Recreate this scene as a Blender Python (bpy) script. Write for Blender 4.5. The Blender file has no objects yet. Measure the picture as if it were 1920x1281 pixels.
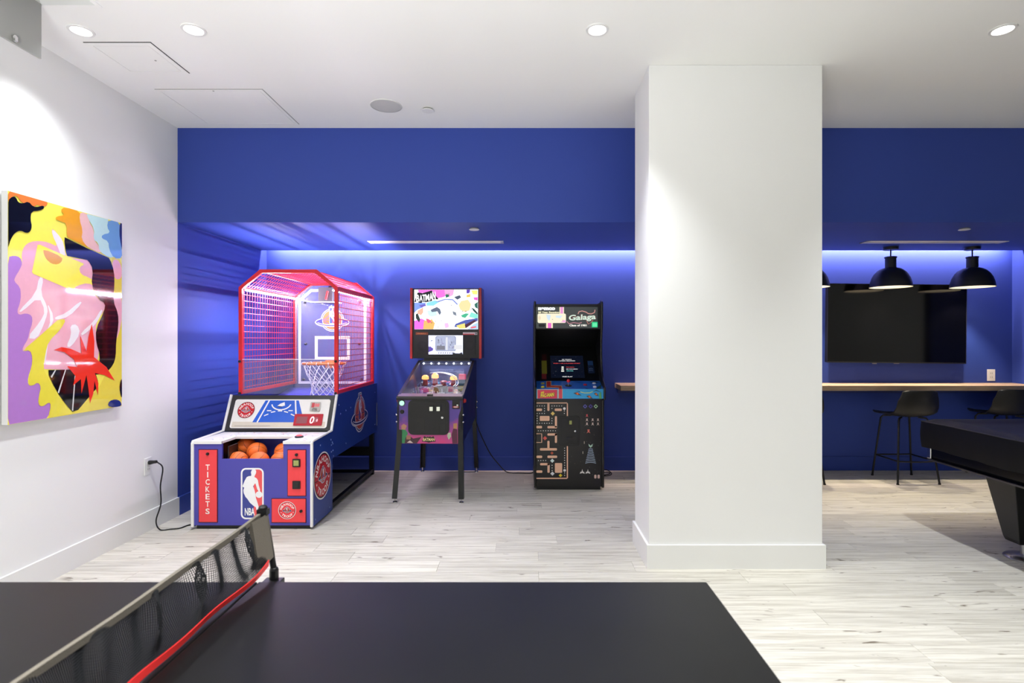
import bpy, bmesh, math, random
from mathutils import Vector, Matrix, Euler
from mathutils.geometry import tessellate_polygon

scene = bpy.context.scene
COL = scene.collection
random.seed(7)
R = math.radians


def lin(h, k=1.0):
    h = h.lstrip('#')
    o = []
    for i in (0, 2, 4):
        c = int(h[i:i + 2], 16) / 255
        o.append((c / 12.92 if c <= 0.04045 else ((c + 0.055) / 1.055) ** 2.4) * k)
    return (o[0], o[1], o[2], 1.0)


# ------------------------------------------------------------------ camera
cam_d = bpy.data.cameras.new('camera')
cam_d.sensor_width = 36.0
cam_d.lens = 1020 / 1920 * 36
cam_d.shift_x = -25 / 1920
cam_d.shift_y = -4.5 / 1920
cam_d.clip_start = 0.05
cam_d.dof.use_dof = True
cam_d.dof.focus_distance = 4.6
cam_d.dof.aperture_fstop = 4.5
cam = bpy.data.objects.new('camera', cam_d)
cam.location = (0, 0, 1.42)
cam.rotation_euler = (R(90), 0, 0)
COL.objects.link(cam)
scene.camera = cam

# ------------------------------------------------------------------ world / exposure
w = bpy.data.worlds.new('world')
scene.world = w
w.use_nodes = True
w.node_tree.nodes['Background'].inputs[0].default_value = (0.8, 0.85, 1.0, 1)
w.node_tree.nodes['Background'].inputs[1].default_value = 0.3
vs = scene.view_settings
vs.view_transform = 'Standard'
vs.look = 'None'
vs.gamma = 1.0
vs.use_curve_mapping = False
vs.exposure = 0.0
try:
    scene.cycles.max_bounces = 10
    scene.cycles.transparent_max_bounces = 24
    scene.cycles.sample_clamp_indirect = 4.0
    scene.cycles.caustics_reflective = False
    scene.cycles.caustics_refractive = False
except Exception:
    pass

# ------------------------------------------------------------------ lamps of the room, plus added fill
CEIL = 3.12
SOFFIT = 2.36
DOWNLIGHTS = [(-2.446, 2.995), (-1.82, 2.985), (0.395, 2.985), (2.62, 2.985), (4.85, 2.985)]
REAR_LIGHTS = [(-1.82, 0.55), (0.395, 0.55), (2.62, 0.55), (-1.82, -1.9), (0.395, -1.9)]


def spot(name, loc, power, size=125, blend=0.75, radius=0.05, color=(0.94, 0.97, 1.0)):
    d = bpy.data.lights.new(name, 'SPOT')
    d.energy = power
    d.spot_size = R(size)
    d.spot_blend = blend
    d.shadow_soft_size = radius
    d.color = color
    o = bpy.data.objects.new(name, d)
    o.location = loc
    COL.objects.link(o)
    return o


def area(name, loc, rot, sx, sy, power, color=(1, 1, 1), spread=180):
    d = bpy.data.lights.new(name, 'AREA')
    d.shape = 'RECTANGLE'
    d.size = sx
    d.size_y = sy
    d.energy = power
    d.color = color
    d.spread = R(spread)
    o = bpy.data.objects.new(name, d)
    o.location = loc
    o.rotation_euler = rot
    COL.objects.link(o)
    return o


for i, (x, y) in enumerate(DOWNLIGHTS):
    spot('downlight_lamp', (x, y, CEIL - 0.02), 188 if x > -2 else 95, 92 if x > -2 else 112, 1.0)
for (x, y) in REAR_LIGHTS:
    spot('downlight_lamp', (x, y, CEIL - 0.02), 370, 105, 1.0)
# added fill light behind the camera, set at an invented window
area('rear_fill', (0.2, -3.85, 1.75), (R(90), 0, 0), 5.6, 2.3, 20, (0.93, 0.97, 1.0))
# added unseen fill lamp, aimed at the ceiling to brighten the room
area('ceiling_fill', (-0.9, -0.4, 1.25), (R(148), 0, 0), 0.8, 0.8, 52, (0.98, 0.99, 1.0), 115)
# LED strip hidden in the slot above the alcove's rear wall
area('cove_led', (1.23, 5.79, 2.46), (R(22), 0, 0), 7.9, 0.02, 140, (1.0, 0.74, 0.74))


# ------------------------------------------------------------------ materials
MATS = {}


def mat(name, col, rough=0.5, metal=0.0, spec=0.5, coat=0.0, emit=None, estr=0.0,
        bump=0.0, bscale=60.0, vary=0.0, vscale=6.0, trans=0.0):
    if name in MATS:
        return MATS[name]
    m = bpy.data.materials.new(name)
    m.use_nodes = True
    nt = m.node_tree
    b = nt.nodes['Principled BSDF']
    c = lin(col) if isinstance(col, str) else col
    b.inputs['Base Color'].default_value = c
    b.inputs['Roughness'].default_value = rough
    b.inputs['Metallic'].default_value = metal
    b.inputs['Specular IOR Level'].default_value = spec
    b.inputs['Coat Weight'].default_value = coat
    b.inputs['Coat Roughness'].default_value = 0.05
    if trans:
        b.inputs['Transmission Weight'].default_value = trans
    if emit:
        b.inputs['Emission Color'].default_value = lin(emit) if isinstance(emit, str) else emit
        b.inputs['Emission Strength'].default_value = estr
    tc = nt.nodes.new('ShaderNodeTexCoord')
    if bump:
        n = nt.nodes.new('ShaderNodeTexNoise')
        n.inputs['Scale'].default_value = bscale
        n.inputs['Detail'].default_value = 4
        nt.links.new(tc.outputs['Object'], n.inputs['Vector'])
        bp = nt.nodes.new('ShaderNodeBump')
        bp.inputs['Strength'].default_value = bump
        bp.inputs['Distance'].default_value = 0.01
        nt.links.new(n.outputs['Fac'], bp.inputs['Height'])
        nt.links.new(bp.outputs['Normal'], b.inputs['Normal'])
    if vary:
        n = nt.nodes.new('ShaderNodeTexNoise')
        n.inputs['Scale'].default_value = vscale
        n.inputs['Detail'].default_value = 5
        nt.links.new(tc.outputs['Object'], n.inputs['Vector'])
        mx = nt.nodes.new('ShaderNodeMix')
        mx.data_type = 'RGBA'
        mx.inputs[6].default_value = (c[0] * (1 - vary), c[1] * (1 - vary), c[2] * (1 - vary), 1)
        mx.inputs[7].default_value = (min(1, c[0] * (1 + vary)), min(1, c[1] * (1 + vary)), min(1, c[2] * (1 + vary)), 1)
        nt.links.new(n.outputs['Fac'], mx.inputs[0])
        nt.links.new(mx.outputs[2], b.inputs['Base Color'])
    MATS[name] = m
    return m


def glassy(name, tint, alpha, rough=0.03, ior=1.45):
    """clear acrylic: mostly see-through with a mirror-like surface"""
    m = bpy.data.materials.new(name)
    m.use_nodes = True
    nt = m.node_tree
    nt.nodes.clear()
    out = nt.nodes.new('ShaderNodeOutputMaterial')
    tr = nt.nodes.new('ShaderNodeBsdfTransparent')
    tr.inputs[0].default_value = lin(tint)
    gl = nt.nodes.new('ShaderNodeBsdfGlossy')
    gl.inputs['Roughness'].default_value = rough
    fr = nt.nodes.new('ShaderNodeFresnel')
    fr.inputs[0].default_value = ior
    mx = nt.nodes.new('ShaderNodeMixShader')
    df = nt.nodes.new('ShaderNodeBsdfDiffuse')
    df.inputs[0].default_value = lin('E8ECF4')
    m2 = nt.nodes.new('ShaderNodeMixShader')
    m2.inputs[0].default_value = alpha
    ge = nt.nodes.new('ShaderNodeNewGeometry')
    sb = nt.nodes.new('ShaderNodeMath')
    sb.operation = 'SUBTRACT'
    sb.use_clamp = True
    nt.links.new(fr.outputs[0], sb.inputs[0])
    nt.links.new(ge.outputs['Backfacing'], sb.inputs[1])
    nt.links.new(sb.outputs[0], mx.inputs[0])
    nt.links.new(tr.outputs[0], m2.inputs[1])
    nt.links.new(df.outputs[0], m2.inputs[2])
    nt.links.new(m2.outputs[0], mx.inputs[1])
    nt.links.new(gl.outputs[0], mx.inputs[2])
    nt.links.new(mx.outputs[0], out.inputs[0])
    MATS[name] = m
    return m


def wood_mat(name, base, streak, knot, sx=1.1, rot=False):
    m = bpy.data.materials.new(name)
    m.use_nodes = True
    nt = m.node_tree
    L = nt.links
    b = nt.nodes['Principled BSDF']
    b.inputs['Roughness'].default_value = 0.5
    b.inputs['Specular IOR Level'].default_value = 0.3
    tc = nt.nodes.new('ShaderNodeTexCoord')
    oi = nt.nodes.new('ShaderNodeObjectInfo')
    mu = nt.nodes.new('ShaderNodeVectorMath')
    mu.operation = 'SCALE'
    mu.inputs[0].default_value = (37.0, 53.0, 11.0)
    L.new(oi.outputs['Random'], mu.inputs['Scale'])
    ad = nt.nodes.new('ShaderNodeVectorMath')
    ad.operation = 'ADD'
    L.new(tc.outputs['Object'], ad.inputs[0])
    L.new(mu.outputs[0], ad.inputs[1])

    def mapped(scale):
        mp = nt.nodes.new('ShaderNodeMapping')
        mp.inputs['Scale'].default_value = scale
        L.new(ad.outputs[0], mp.inputs[0])
        return mp

    def noise(scale, s, det=6, rough=0.6, dist=0.0):
        n = nt.nodes.new('ShaderNodeTexNoise')
        n.inputs['Scale'].default_value = s
        n.inputs['Detail'].default_value = det
        n.inputs['Roughness'].default_value = rough
        n.inputs['Distortion'].default_value = dist
        L.new(mapped(scale).outputs[0], n.inputs['Vector'])
        return n

    def ramp(inp, p0, p1, c0, c1):
        r = nt.nodes.new('ShaderNodeValToRGB')
        r.color_ramp.elements[0].position = p0
        r.color_ramp.elements[1].position = p1
        r.color_ramp.elements[0].color = c0
        r.color_ramp.elements[1].color = c1
        L.new(inp, r.inputs[0])
        return r

    def mix(fac, a, c):
        x = nt.nodes.new('ShaderNodeMix')
        x.data_type = 'RGBA'
        if isinstance(fac, float):
            x.inputs[0].default_value = fac
        else:
            L.new(fac, x.inputs[0])
        for sock, v in ((x.inputs[6], a), (x.inputs[7], c)):
            if isinstance(v, tuple):
                sock.default_value = v
            else:
                L.new(v, sock)
        return x.outputs[2]

    W, K = (0, 0, 0, 1), (1, 1, 1, 1)
    g1 = ramp(noise((1.0, 16, 16), 2.4, 8, 0.65, 0.4).outputs[0], 0.43, 0.78, W, K)
    g2 = ramp(noise((0.5, 40, 40), 2.6, 4, 0.6).outputs[0], 0.52, 0.80, W, K)
    kn = noise((4.0, 18, 18), 1.5, 3, 0.5, 0.8)
    kr = ramp(kn.outputs[0], 0.665, 0.74, W, K)
    c = mix(g1.outputs[0], lin(base), lin(streak))
    c = mix(g2.outputs[0], c, lin(streak))
    c = mix(kr.outputs[0], c, lin(knot))
    # each plank has a shade of its own
    hs = nt.nodes.new('ShaderNodeHueSaturation')
    mr = nt.nodes.new('ShaderNodeMapRange')
    mr.inputs[3].default_value = 0.86
    mr.inputs[4].default_value = 1.06
    L.new(oi.outputs['Random'], mr.inputs[0])
    L.new(mr.outputs[0], hs.inputs['Value'])
    L.new(c, hs.inputs['Color'])
    L.new(hs.outputs[0], b.inputs['Base Color'])
    MATS[name] = m
    return m


WHITE = mat('white_paint', 'F0F0EE', 0.6, spec=0.3, bump=0.03, bscale=150)
CEILM = mat('ceiling_paint', 'F7F7F5', 0.8, spec=0.2)
BLUE = mat('blue_paint', '364B9E', 0.5, spec=0.22, bump=0.03, bscale=150)
TRIM = mat('white_trim_paint', 'EEEEEB', 0.4, spec=0.4)
FLOORM = wood_mat('whitewashed_oak', 'DAD6CB', 'A9A294', '6E6455')
WOODM = wood_mat('counter_oak', 'C4AC90', 'A58B6E', '7A624A')
BLACK = mat('black_plastic', '0B0B0C', 0.4)
BLACKM = mat('black_metal', '0C0C0D', 0.42, spec=0.4)
CHROME = mat('chrome', 'D8D8D8', 0.15, 1.0)
STEEL = mat('brushed_steel', 'A8A8A8', 0.35, 1.0)
GREY = mat('grey_plastic', '8B8D88', 0.5)
WPLAST = mat('white_plastic', 'ECECEA', 0.4)
RUBBER = mat('black_rubber', '0A0A0A', 0.6)
LAMP = mat('lamp_glow', 'FFFFFF', 0.5, emit='FFFBF2', estr=9.0)
LED = mat('led_glow', 'FFFFFF', 0.5, emit=(0.88, 0.79, 1.0, 1), estr=500.0)


# ------------------------------------------------------------------ mesh builder
class MB:
    def __init__(s):
        s.v = []
        s.f = []
        s.mi = []
        s.mats = []
        s.cur = 0

    def use(s, m):
        if m not in s.mats:
            s.mats.append(m)
        s.cur = s.mats.index(m)
        return s

    def add(s, vs, fs):
        o = len(s.v)
        s.v += [tuple(p) for p in vs]
        for f in fs:
            s.f.append(tuple(i + o for i in f))
            s.mi.append(s.cur)
        return s

    def box(s, x0, x1, y0, y1, z0, z1):
        p = [(x0, y0, z0), (x1, y0, z0), (x1, y1, z0), (x0, y1, z0), (x0, y0, z1), (x1, y0, z1), (x1, y1, z1), (x0, y1, z1)]
        return s.add(p, [(0, 3, 2, 1), (4, 5, 6, 7), (0, 1, 5, 4), (1, 2, 6, 5), (2, 3, 7, 6), (3, 0, 4, 7)])

    def prism(s, prof, axis, a0, a1):
        """extrude a 2-D outline along an axis: axis x -> prof is (y,z); y -> (x,z); z -> (x,y)"""
        def P(a, p):
            return (a, p[0], p[1]) if axis == 'x' else (p[0], a, p[1]) if axis == 'y' else (p[0], p[1], a)
        n = len(prof)
        vs = [P(a0, p) for p in prof] + [P(a1, p) for p in prof]
        fs = [(i, (i + 1) % n, n + (i + 1) % n, n + i) for i in range(n)]
        tri = tessellate_polygon([[Vector((p[0], p[1], 0)) for p in prof]])
        for t in tri:
            fs.append(tuple(t))
            fs.append(tuple(n + i for i in reversed(t)))
        return s.add(vs, fs)

    def tube(s, pts, r, n=8, cap=True, closed=False, square=False):
        pts = [Vector(p) for p in pts]
        N = len(pts)
        rs = r if isinstance(r, (list, tuple)) else [r] * N
        rings = []
        up = None
        for i, p in enumerate(pts):
            if closed:
                t = (pts[(i + 1) % N] - pts[i - 1])
            else:
                t = (pts[min(i + 1, N - 1)] - pts[max(i - 1, 0)])
            t.normalize()
            if up is None:
                up = Vector((0, 0, 1)) if abs(t.z) < 0.9 else Vector((0, 1, 0))
            a = t.cross(up)
            if a.length < 1e-5:
                a = t.cross(Vector((1, 0.3, 0)))
            a.normalize()
            b = a.cross(t).normalized()
            up = b
            ring = []
            for k in range(n):
                ph = 2 * math.pi * (k + (0.5 if square else 0)) / n
                q = rs[i] * (math.sqrt(2) if square else 1)
                ring.append(p + a * math.cos(ph) * q + b * math.sin(ph) * q)
            rings.append(ring)
        vs = [q for rg in rings for q in rg]
        fs = []
        M = N if closed else N - 1
        for i in range(M):
            j = (i + 1) % N
            for k in range(n):
                k2 = (k + 1) % n
                fs.append((i * n + k, i * n + k2, j * n + k2, j * n + k))
        if cap and not closed:
            fs.append(tuple(range(n - 1, -1, -1)))
            fs.append(tuple((N - 1) * n + k for k in range(n)))
        return s.add(vs, fs)

    def lathe(s, prof, c=(0, 0, 0), n=24, axis='z', capb=False, capt=False):
        vs = []
        for r, h in prof:
            for k in range(n):
                a = 2 * math.pi * k / n
                if axis == 'z':
                    vs.append((c[0] + r * math.cos(a), c[1] + r * math.sin(a), c[2] + h))
                elif axis == 'y':
                    vs.append((c[0] + r * math.cos(a), c[1] + h, c[2] + r * math.sin(a)))
                else:
                    vs.append((c[0] + h, c[1] + r * math.cos(a), c[2] + r * math.sin(a)))
        fs = []
        for i in range(len(prof) - 1):
            for k in range(n):
                k2 = (k + 1) % n
                fs.append((i * n + k, i * n + k2, (i + 1) * n + k2, (i + 1) * n + k))
        if capb:
            fs.append(tuple(range(n - 1, -1, -1)))
        if capt:
            fs.append(tuple((len(prof) - 1) * n + k for k in range(n)))
        return s.add(vs, fs)

    def sphere(s, c, r, n=20, m=12, sc=(1, 1, 1)):
        prof = []
        for i in range(m + 1):
            a = -math.pi / 2 + math.pi * i / m
            prof.append((max(1e-4, r * math.cos(a)), r * math.sin(a)))
        o = len(s.v)
        s.lathe(prof, (0, 0, 0), n)
        for i in range(o, len(s.v)):
            x, y, z = s.v[i]
            s.v[i] = (x * sc[0] + c[0], y * sc[1] + c[1], z * sc[2] + c[2])
        return s

    def grid(s, rows, closed=False):
        """rows: list of equally long point lists"""
        n = len(rows[0])
        vs = [p for r in rows for p in r]
        fs = []
        for i in range(len(rows) - 1):
            for k in range(n - (0 if closed else 1)):
                k2 = (k + 1) % n
                fs.append((i * n + k, i * n + k2, (i + 1) * n + k2, (i + 1) * n + k))
        return s.add(vs, fs)

    def build(s, name, m=None, parent=None, smooth=False, bevel=0.0, seg=2, fix=True, off=None):
        if parent is not None and off is None:
            off = parent.get('_base', (0, 0, 0))
        off = off or (0, 0, 0)
        me = bpy.data.meshes.new(name)
        vs = [(p[0] - off[0], p[1] - off[1], p[2] - off[2]) for p in s.v]
        me.from_pydata(vs, [], s.f)
        mats = s.mats if s.mats else [m]
        for q in mats:
            me.materials.append(q)
        if len(mats) > 1:
            me.polygons.foreach_set('material_index', s.mi)
        if fix or bevel:
            bm = bmesh.new()
            bm.from_mesh(me)
            if fix:
                bmesh.ops.remove_doubles(bm, verts=bm.verts, dist=1e-6)
                bmesh.ops.recalc_face_normals(bm, faces=bm.faces)
            if bevel:
                es = [e for e in bm.edges if len(e.link_faces) == 2 and e.calc_face_angle(0) > R(40)]
                bmesh.ops.bevel(bm, geom=es, offset=bevel, segments=seg, profile=0.5, affect='EDGES', clamp_overlap=True)
            bm.to_mesh(me)
            bm.free()
        if smooth:
            me.polygons.foreach_set('use_smooth', [True] * len(me.polygons))
            try:
                me.set_sharp_from_angle(angle=R(38))
            except Exception:
                pass
        me.update()
        o = bpy.data.objects.new(name, me)
        COL.objects.link(o)
        if parent is not None:
            o.parent = parent
        return o


def tag(o, label, cat, group=None, kind=None):
    if label:
        o['label'] = label
    if cat:
        o['category'] = cat
    if group:
        o['group'] = group
    if kind:
        o['kind'] = kind
    return o


def thing(name, label, cat, loc=(0, 0, 0), rz=0.0, group=None):
    o = bpy.data.objects.new(name, None)
    o.empty_display_size = 0.1
    o.location = loc
    o.rotation_euler = (0, 0, rz)
    COL.objects.link(o)
    o['_base'] = tuple(loc) if rz == 0 else (0, 0, 0)   # parts of unrotated things are written in room coordinates
    tag(o, label, cat, group)
    return o


def struct(o):
    o['kind'] = 'structure'
    return o


def copy_tree(o, parent=None):
    c = o.copy()
    COL.objects.link(c)
    if parent is not None:
        c.parent = parent
    for ch in list(o.children):
        copy_tree(ch, c)
    return c


# ------------------------------------------------------------------ flat print on a surface
GLYPH = {}


def glyphs(txt, bold):
    key = (txt, bold)
    if key in GLYPH:
        return GLYPH[key]
    cu = bpy.data.curves.new('t', 'FONT')
    cu.body = txt
    cu.size = 1.0
    cu.offset = bold
    cu.resolution_u = 3
    ob = bpy.data.objects.new('t', cu)
    me = ob.to_mesh()
    vs = [(v.co.x, v.co.y) for v in me.vertices]
    fs = [tuple(p.vertices) for p in me.polygons]
    ob.to_mesh_clear()
    bpy.data.objects.remove(ob)
    bpy.data.curves.remove(cu)
    if vs:
        x0 = min(v[0] for v in vs); x1 = max(v[0] for v in vs)
        y0 = min(v[1] for v in vs); y1 = max(v[1] for v in vs)
        cx, cy, h, wd = (x0 + x1) / 2, (y0 + y1) / 2, max(1e-6, y1 - y0), max(1e-6, x1 - x0)
        vs = [((x - cx) / h, (y - cy) / h) for x, y in vs]
        GLYPH[key] = (vs, fs, wd / h)
    else:
        GLYPH[key] = ([], [], 1)
    return GLYPH[key]


def pmat(col, emit=0.0, rough=0.35, coat=0.0):
    nm = 'print_%s_%d_%d_%d' % (col, int(emit * 100), int(rough * 100), int(coat * 100))
    if emit:
        return mat(nm, '050505', rough, spec=0.3, emit=col, estr=emit)
    return mat(nm, col, rough, spec=0.4, coat=coat, vary=0.04, vscale=40)


class Print:
    """coloured ink laid on a plane: o + u*U + v*V, every layer a hair above the last"""

    def __init__(s, o, u, v, emit=0.0, rough=0.35, coat=0.0, step=0.00025):
        s.o, s.u, s.v = Vector(o), Vector(u).normalized(), Vector(v).normalized()
        s.n = s.u.cross(s.v)
        s.mb = MB()
        s.layer = 1
        s.emit, s.rough, s.coat, s.step = emit, rough, coat, step
        s.xf = None

    def pt(s, p):
        if s.xf:
            p = s.xf(p)
        return s.o + s.u * p[0] + s.v * p[1] + s.n * (s.layer * s.step)

    def up(s, k=1):
        s.layer += k
        return s

    def raw(s, pts, faces, col):
        s.mb.use(pmat(col, s.emit, s.rough, s.coat))
        s.mb.add([s.pt(p) for p in pts], faces)
        return s

    def poly(s, pts, col):
        q = []
        for p in pts:
            if not q or (abs(p[0] - q[-1][0]) + abs(p[1] - q[-1][1])) > 1e-5:
                q.append(p)
        tri = tessellate_polygon([[Vector((p[0], p[1], 0)) for p in q]])
        s.raw(q, [tuple(t) for t in tri], col)
        return s.up()

    def rect(s, x0, y0, x1, y1, col):
        return s.poly([(x0, y0), (x1, y0), (x1, y1), (x0, y1)], col)

    def rr(s, x0, y0, x1, y1, r, col, n=5):
        return s.poly(rrpts(x0, y0, x1, y1, r, n), col)

    def ell(s, cx, cy, a, b, col, n=28, a0=0.0, a1=360.0):
        full = abs(a1 - a0) >= 360
        pts = [(cx + a * math.cos(R(a0 + (a1 - a0) * i / n)), cy + b * math.sin(R(a0 + (a1 - a0) * i / n))) for i in range(n + (0 if full else 1))]
        return s.poly(pts, col)

    def arc(s, cx, cy, a, b, t, col, a0=0.0, a1=360.0, n=32):
        o = [(cx + a * math.cos(R(a0 + (a1 - a0) * i / n)), cy + b * math.sin(R(a0 + (a1 - a0) * i / n))) for i in range(n + 1)]
        k = [(cx + (a - t) * math.cos(R(a0 + (a1 - a0) * i / n)), cy + (b - t) * math.sin(R(a0 + (a1 - a0) * i / n))) for i in range(n + 1)]
        fs = [(i, i + 1, n + 2 + i, n + 1 + i) for i in range(n)]
        s.raw(o + k, fs, col)
        return s.up()

    def line(s, pts, t, col):
        pts = [Vector((p[0], p[1])) for p in pts]
        L, Q = [], []
        for i, p in enumerate(pts):
            d = (pts[min(i + 1, len(pts) - 1)] - pts[max(i - 1, 0)])
            d = d.normalized() if d.length > 1e-9 else Vector((1, 0))
            nn = Vector((-d.y, d.x)) * t / 2
            L.append(tuple(p + nn))
            Q.append(tuple(p - nn))
        n = len(pts)
        s.raw(L + Q, [(i, i + 1, n + i + 1, n + i) for i in range(n - 1)], col)
        return s.up()

    def text(s, txt, cx, cy, h, col, w=None, rot=0.0, bold=0.02, shear=0.0, up=True):
        vs, fs, asp = glyphs(txt, bold)
        if not vs:
            return s
        kx = (w / (asp * h) if w else 1.0) * h
        ca, sa = math.cos(R(rot)), math.sin(R(rot))
        pts = []
        for x, y in vs:
            X, Y = x * kx + shear * y * h, y * h
            pts.append((cx + X * ca - Y * sa, cy + X * sa + Y * ca))
        s.raw(pts, fs, col)
        return s.up() if up else s

    def build(s, name, parent):
        return s.mb.build(name, None, parent, fix=False)


def rrpts(x0, y0, x1, y1, r, n=5):
    pts = []
    for cx, cy, a in ((x1 - r, y0 + r, -90), (x1 - r, y1 - r, 0), (x0 + r, y1 - r, 90), (x0 + r, y0 + r, 180)):
        for i in range(n + 1):
            q = R(a + 90 * i / n)
            pts.append((cx + r * math.cos(q), cy + r * math.sin(q)))
    return pts


# ================================================================== THE ROOM
XL = -2.80            # left wall
YF = 4.38             # front of the blue alcove
YB = 5.89             # rear wall of the alcove
XR = 5.27             # right wall of the alcove
XE, YE = 8.0, -4.0    # far right wall, wall behind the camera

# floor: slab + individual planks where the camera sees them
fl = MB().box(XL - 0.1, XE + 0.1, YE - 0.1, YB + 0.1, -0.12, -0.006)
fl.box(XL, XE, YE, 0.98, -0.006, 0.0).box(XR + 0.2, XE, 0.98, YB, -0.006, 0.0)
floor = struct(fl.build('floor', FLOORM, fix=False))
PW, PLN, GAP = 0.1560, 1.22, 0.0011
plank_cache = {}
row = 0
y = 0.98
rng = random.Random(3)
while y < YB - 0.01:
    y1 = min(y + PW, YB)
    x = XL - rng.random() * PLN
    while x < XR + 0.2:
        a, b2 = max(x, XL), min(x + PLN, XR + 0.2)
        if b2 - a > 0.03:
            key = (round(b2 - a, 3), round(y1 - y, 3))
            if key not in plank_cache:
                L2, W2 = key[0] / 2 - GAP / 2, key[1] / 2 - GAP / 2
                c = 0.0012
                vs = []
                for (l, wd, z) in ((L2, W2, -0.0058), (L2, W2, -c), (L2 - c, W2 - c, 0.0)):
                    vs += [(-l, -wd, z), (l, -wd, z), (l, wd, z), (-l, wd, z)]
                fs = [(8, 9, 10, 11)]
                for k in range(2):
                    for q in range(4):
                        q2 = (q + 1) % 4
                        fs.append((k * 4 + q, k * 4 + q2, k * 4 + 4 + q2, k * 4 + 4 + q))
                me = bpy.data.meshes.new('plank')
                me.from_pydata(vs, [], fs)
                me.materials.append(FLOORM)
                plank_cache[key] = me
            o = bpy.data.objects.new('plank', plank_cache[key])
            o.location = ((a + b2) / 2, (y + y1) / 2, 0)
            COL.objects.link(o)
            o.parent = floor
        x += PLN
    y = y1

# ceiling with the opening of the hatch
hx0, hx1, hy0, hy1 = -2.465, -2.185, 2.46, 2.762
ce = MB()
ce.box(XL - 0.1, hx0, YE - 0.1, YF, CEIL, CEIL + 0.1).box(hx1, XE + 0.1, YE - 0.1, YF, CEIL, CEIL + 0.1)
ce.box(hx0, hx1, YE - 0.1, hy0, CEIL, CEIL + 0.1).box(hx0, hx1, hy1, YF, CEIL, CEIL + 0.1)
struct(ce.build('ceiling', CEILM, fix=False))
# dark void above the open hatch
vo = MB()
vo.box(hx0 - 0.02, hx0, hy0 - 0.02, hy1 + 0.02, CEIL + 0.1, CEIL + 0.4).box(hx1, hx1 + 0.02, hy0 - 0.02, hy1 + 0.02, CEIL + 0.1, CEIL + 0.4)
vo.box(hx0, hx1, hy0 - 0.02, hy0, CEIL + 0.1, CEIL + 0.4).box(hx0, hx1, hy1, hy1 + 0.02, CEIL + 0.1, CEIL + 0.4)
vo.box(hx0, hx1, hy0, hy1, CEIL + 0.38, CEIL + 0.4)
struct(vo.build('ceiling_void', mat('raw_plenum_board', '6E6A60', 0.8), fix=False))

struct(MB().box(XL - 0.1, XL, YE - 0.1, YF, -0.01, CEIL).build('wall_left', WHITE, fix=False))
struct(MB().box(XL - 0.1, XL, YF, YB, -0.01, CEIL).build('wall_alcove_left', BLUE, fix=False))
struct(MB().box(XL - 0.1, XR + 0.1, YB, YB + 0.1, -0.01, CEIL).build('wall_back', BLUE, fix=False))
struct(MB().box(XR, XR + 0.1, YF, YB, -0.01, SOFFIT + 0.25).build('wall_alcove_right', BLUE, fix=False))
# bulkhead over the alcove, with the light slot at its rear
struct(MB().box(XL, XR, YF, 5.765, SOFFIT, CEIL + 0.1).box(XL, XR, 5.765, YB, SOFFIT + 0.22, CEIL + 0.1).build('wall_bulkhead', BLUE, fix=False))
struct(MB().box(XR, XE, YF, YF + 0.1, -0.01, CEIL + 0.1).build('wall_front_right', BLUE, fix=False))
struct(MB().box(XE, XE + 0.1, YE - 0.1, YF + 0.1, -0.01, CEIL).build('wall_right', WHITE, fix=False))
# wall behind the camera; its window is added to go with the fill
wx0, wx1, wz0, wz1 = -2.6, 3.0, 0.6, 2.9
struct(MB().box(XL, wx0, YE - 0.1, YE, -0.01, CEIL).box(wx1, XE, YE - 0.1, YE, -0.01, CEIL)
       .box(wx0, wx1, YE - 0.1, YE, -0.01, wz0).box(wx0, wx1, YE - 0.1, YE, wz1, CEIL).build('wall_rear', WHITE, fix=False))
wf = MB()
for i in range(5):
    xx = wx0 + (wx1 - wx0) * i / 4
    wf.box(xx - 0.03, xx + 0.03, YE - 0.09, YE - 0.03, wz0, wz1)
wf.box(wx0, wx1, YE - 0.09, YE - 0.03, wz0, wz0 + 0.06).box(wx0, wx1, YE - 0.09, YE - 0.03, wz1 - 0.06, wz1)
win = struct(wf.build('added_window', mat('dark_window_frame', '2A2C2E', 0.4), fix=False))
MB().box(wx0, wx1, YE - 0.065, YE - 0.055, wz0, wz1).build('pane', glassy('window_glass', 'F2F6F6', 0.0), win, fix=False)

# column with its baseboard
cx0, cx1, cy0, cy1 = 0.766, 1.841, 3.372, 3.80
struct(MB().box(cx0, cx1, cy0, cy1, 0, CEIL).build('wall_column', WHITE, bevel=0.003))


def skirting(name, m, pts_boxes):
    b = MB()
    for q in pts_boxes:
        b.box(*q)
    return struct(b.build(name, m, fix=False))


BH, BT = 0.147, 0.015
skirting('baseboard_column', TRIM, [(cx0 - BT, cx1 + BT, cy0 - BT, cy0, 0, BH), (cx0 - BT, cx1 + BT, cy1, cy1 + BT, 0, BH),
                                    (cx0 - BT, cx0, cy0, cy1, 0, BH), (cx1, cx1 + BT, cy0, cy1, 0, BH)])
skirting('baseboard_left', TRIM, [(XL, XL + BT, YE, YF, 0, BH)])
skirting('baseboard_alcove_left', BLUE, [(XL, XL + BT, YF, YB - BT, 0, BH)])
skirting('baseboard_back', BLUE, [(XL, XR, YB - BT, YB, 0, BH)])
skirting('baseboard_alcove_right', BLUE, [(XR - BT, XR, YF, YB - BT, 0, BH)])
skirting('baseboard_right', TRIM, [(XE - BT, XE, YE, YF, 0, BH)])

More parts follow.
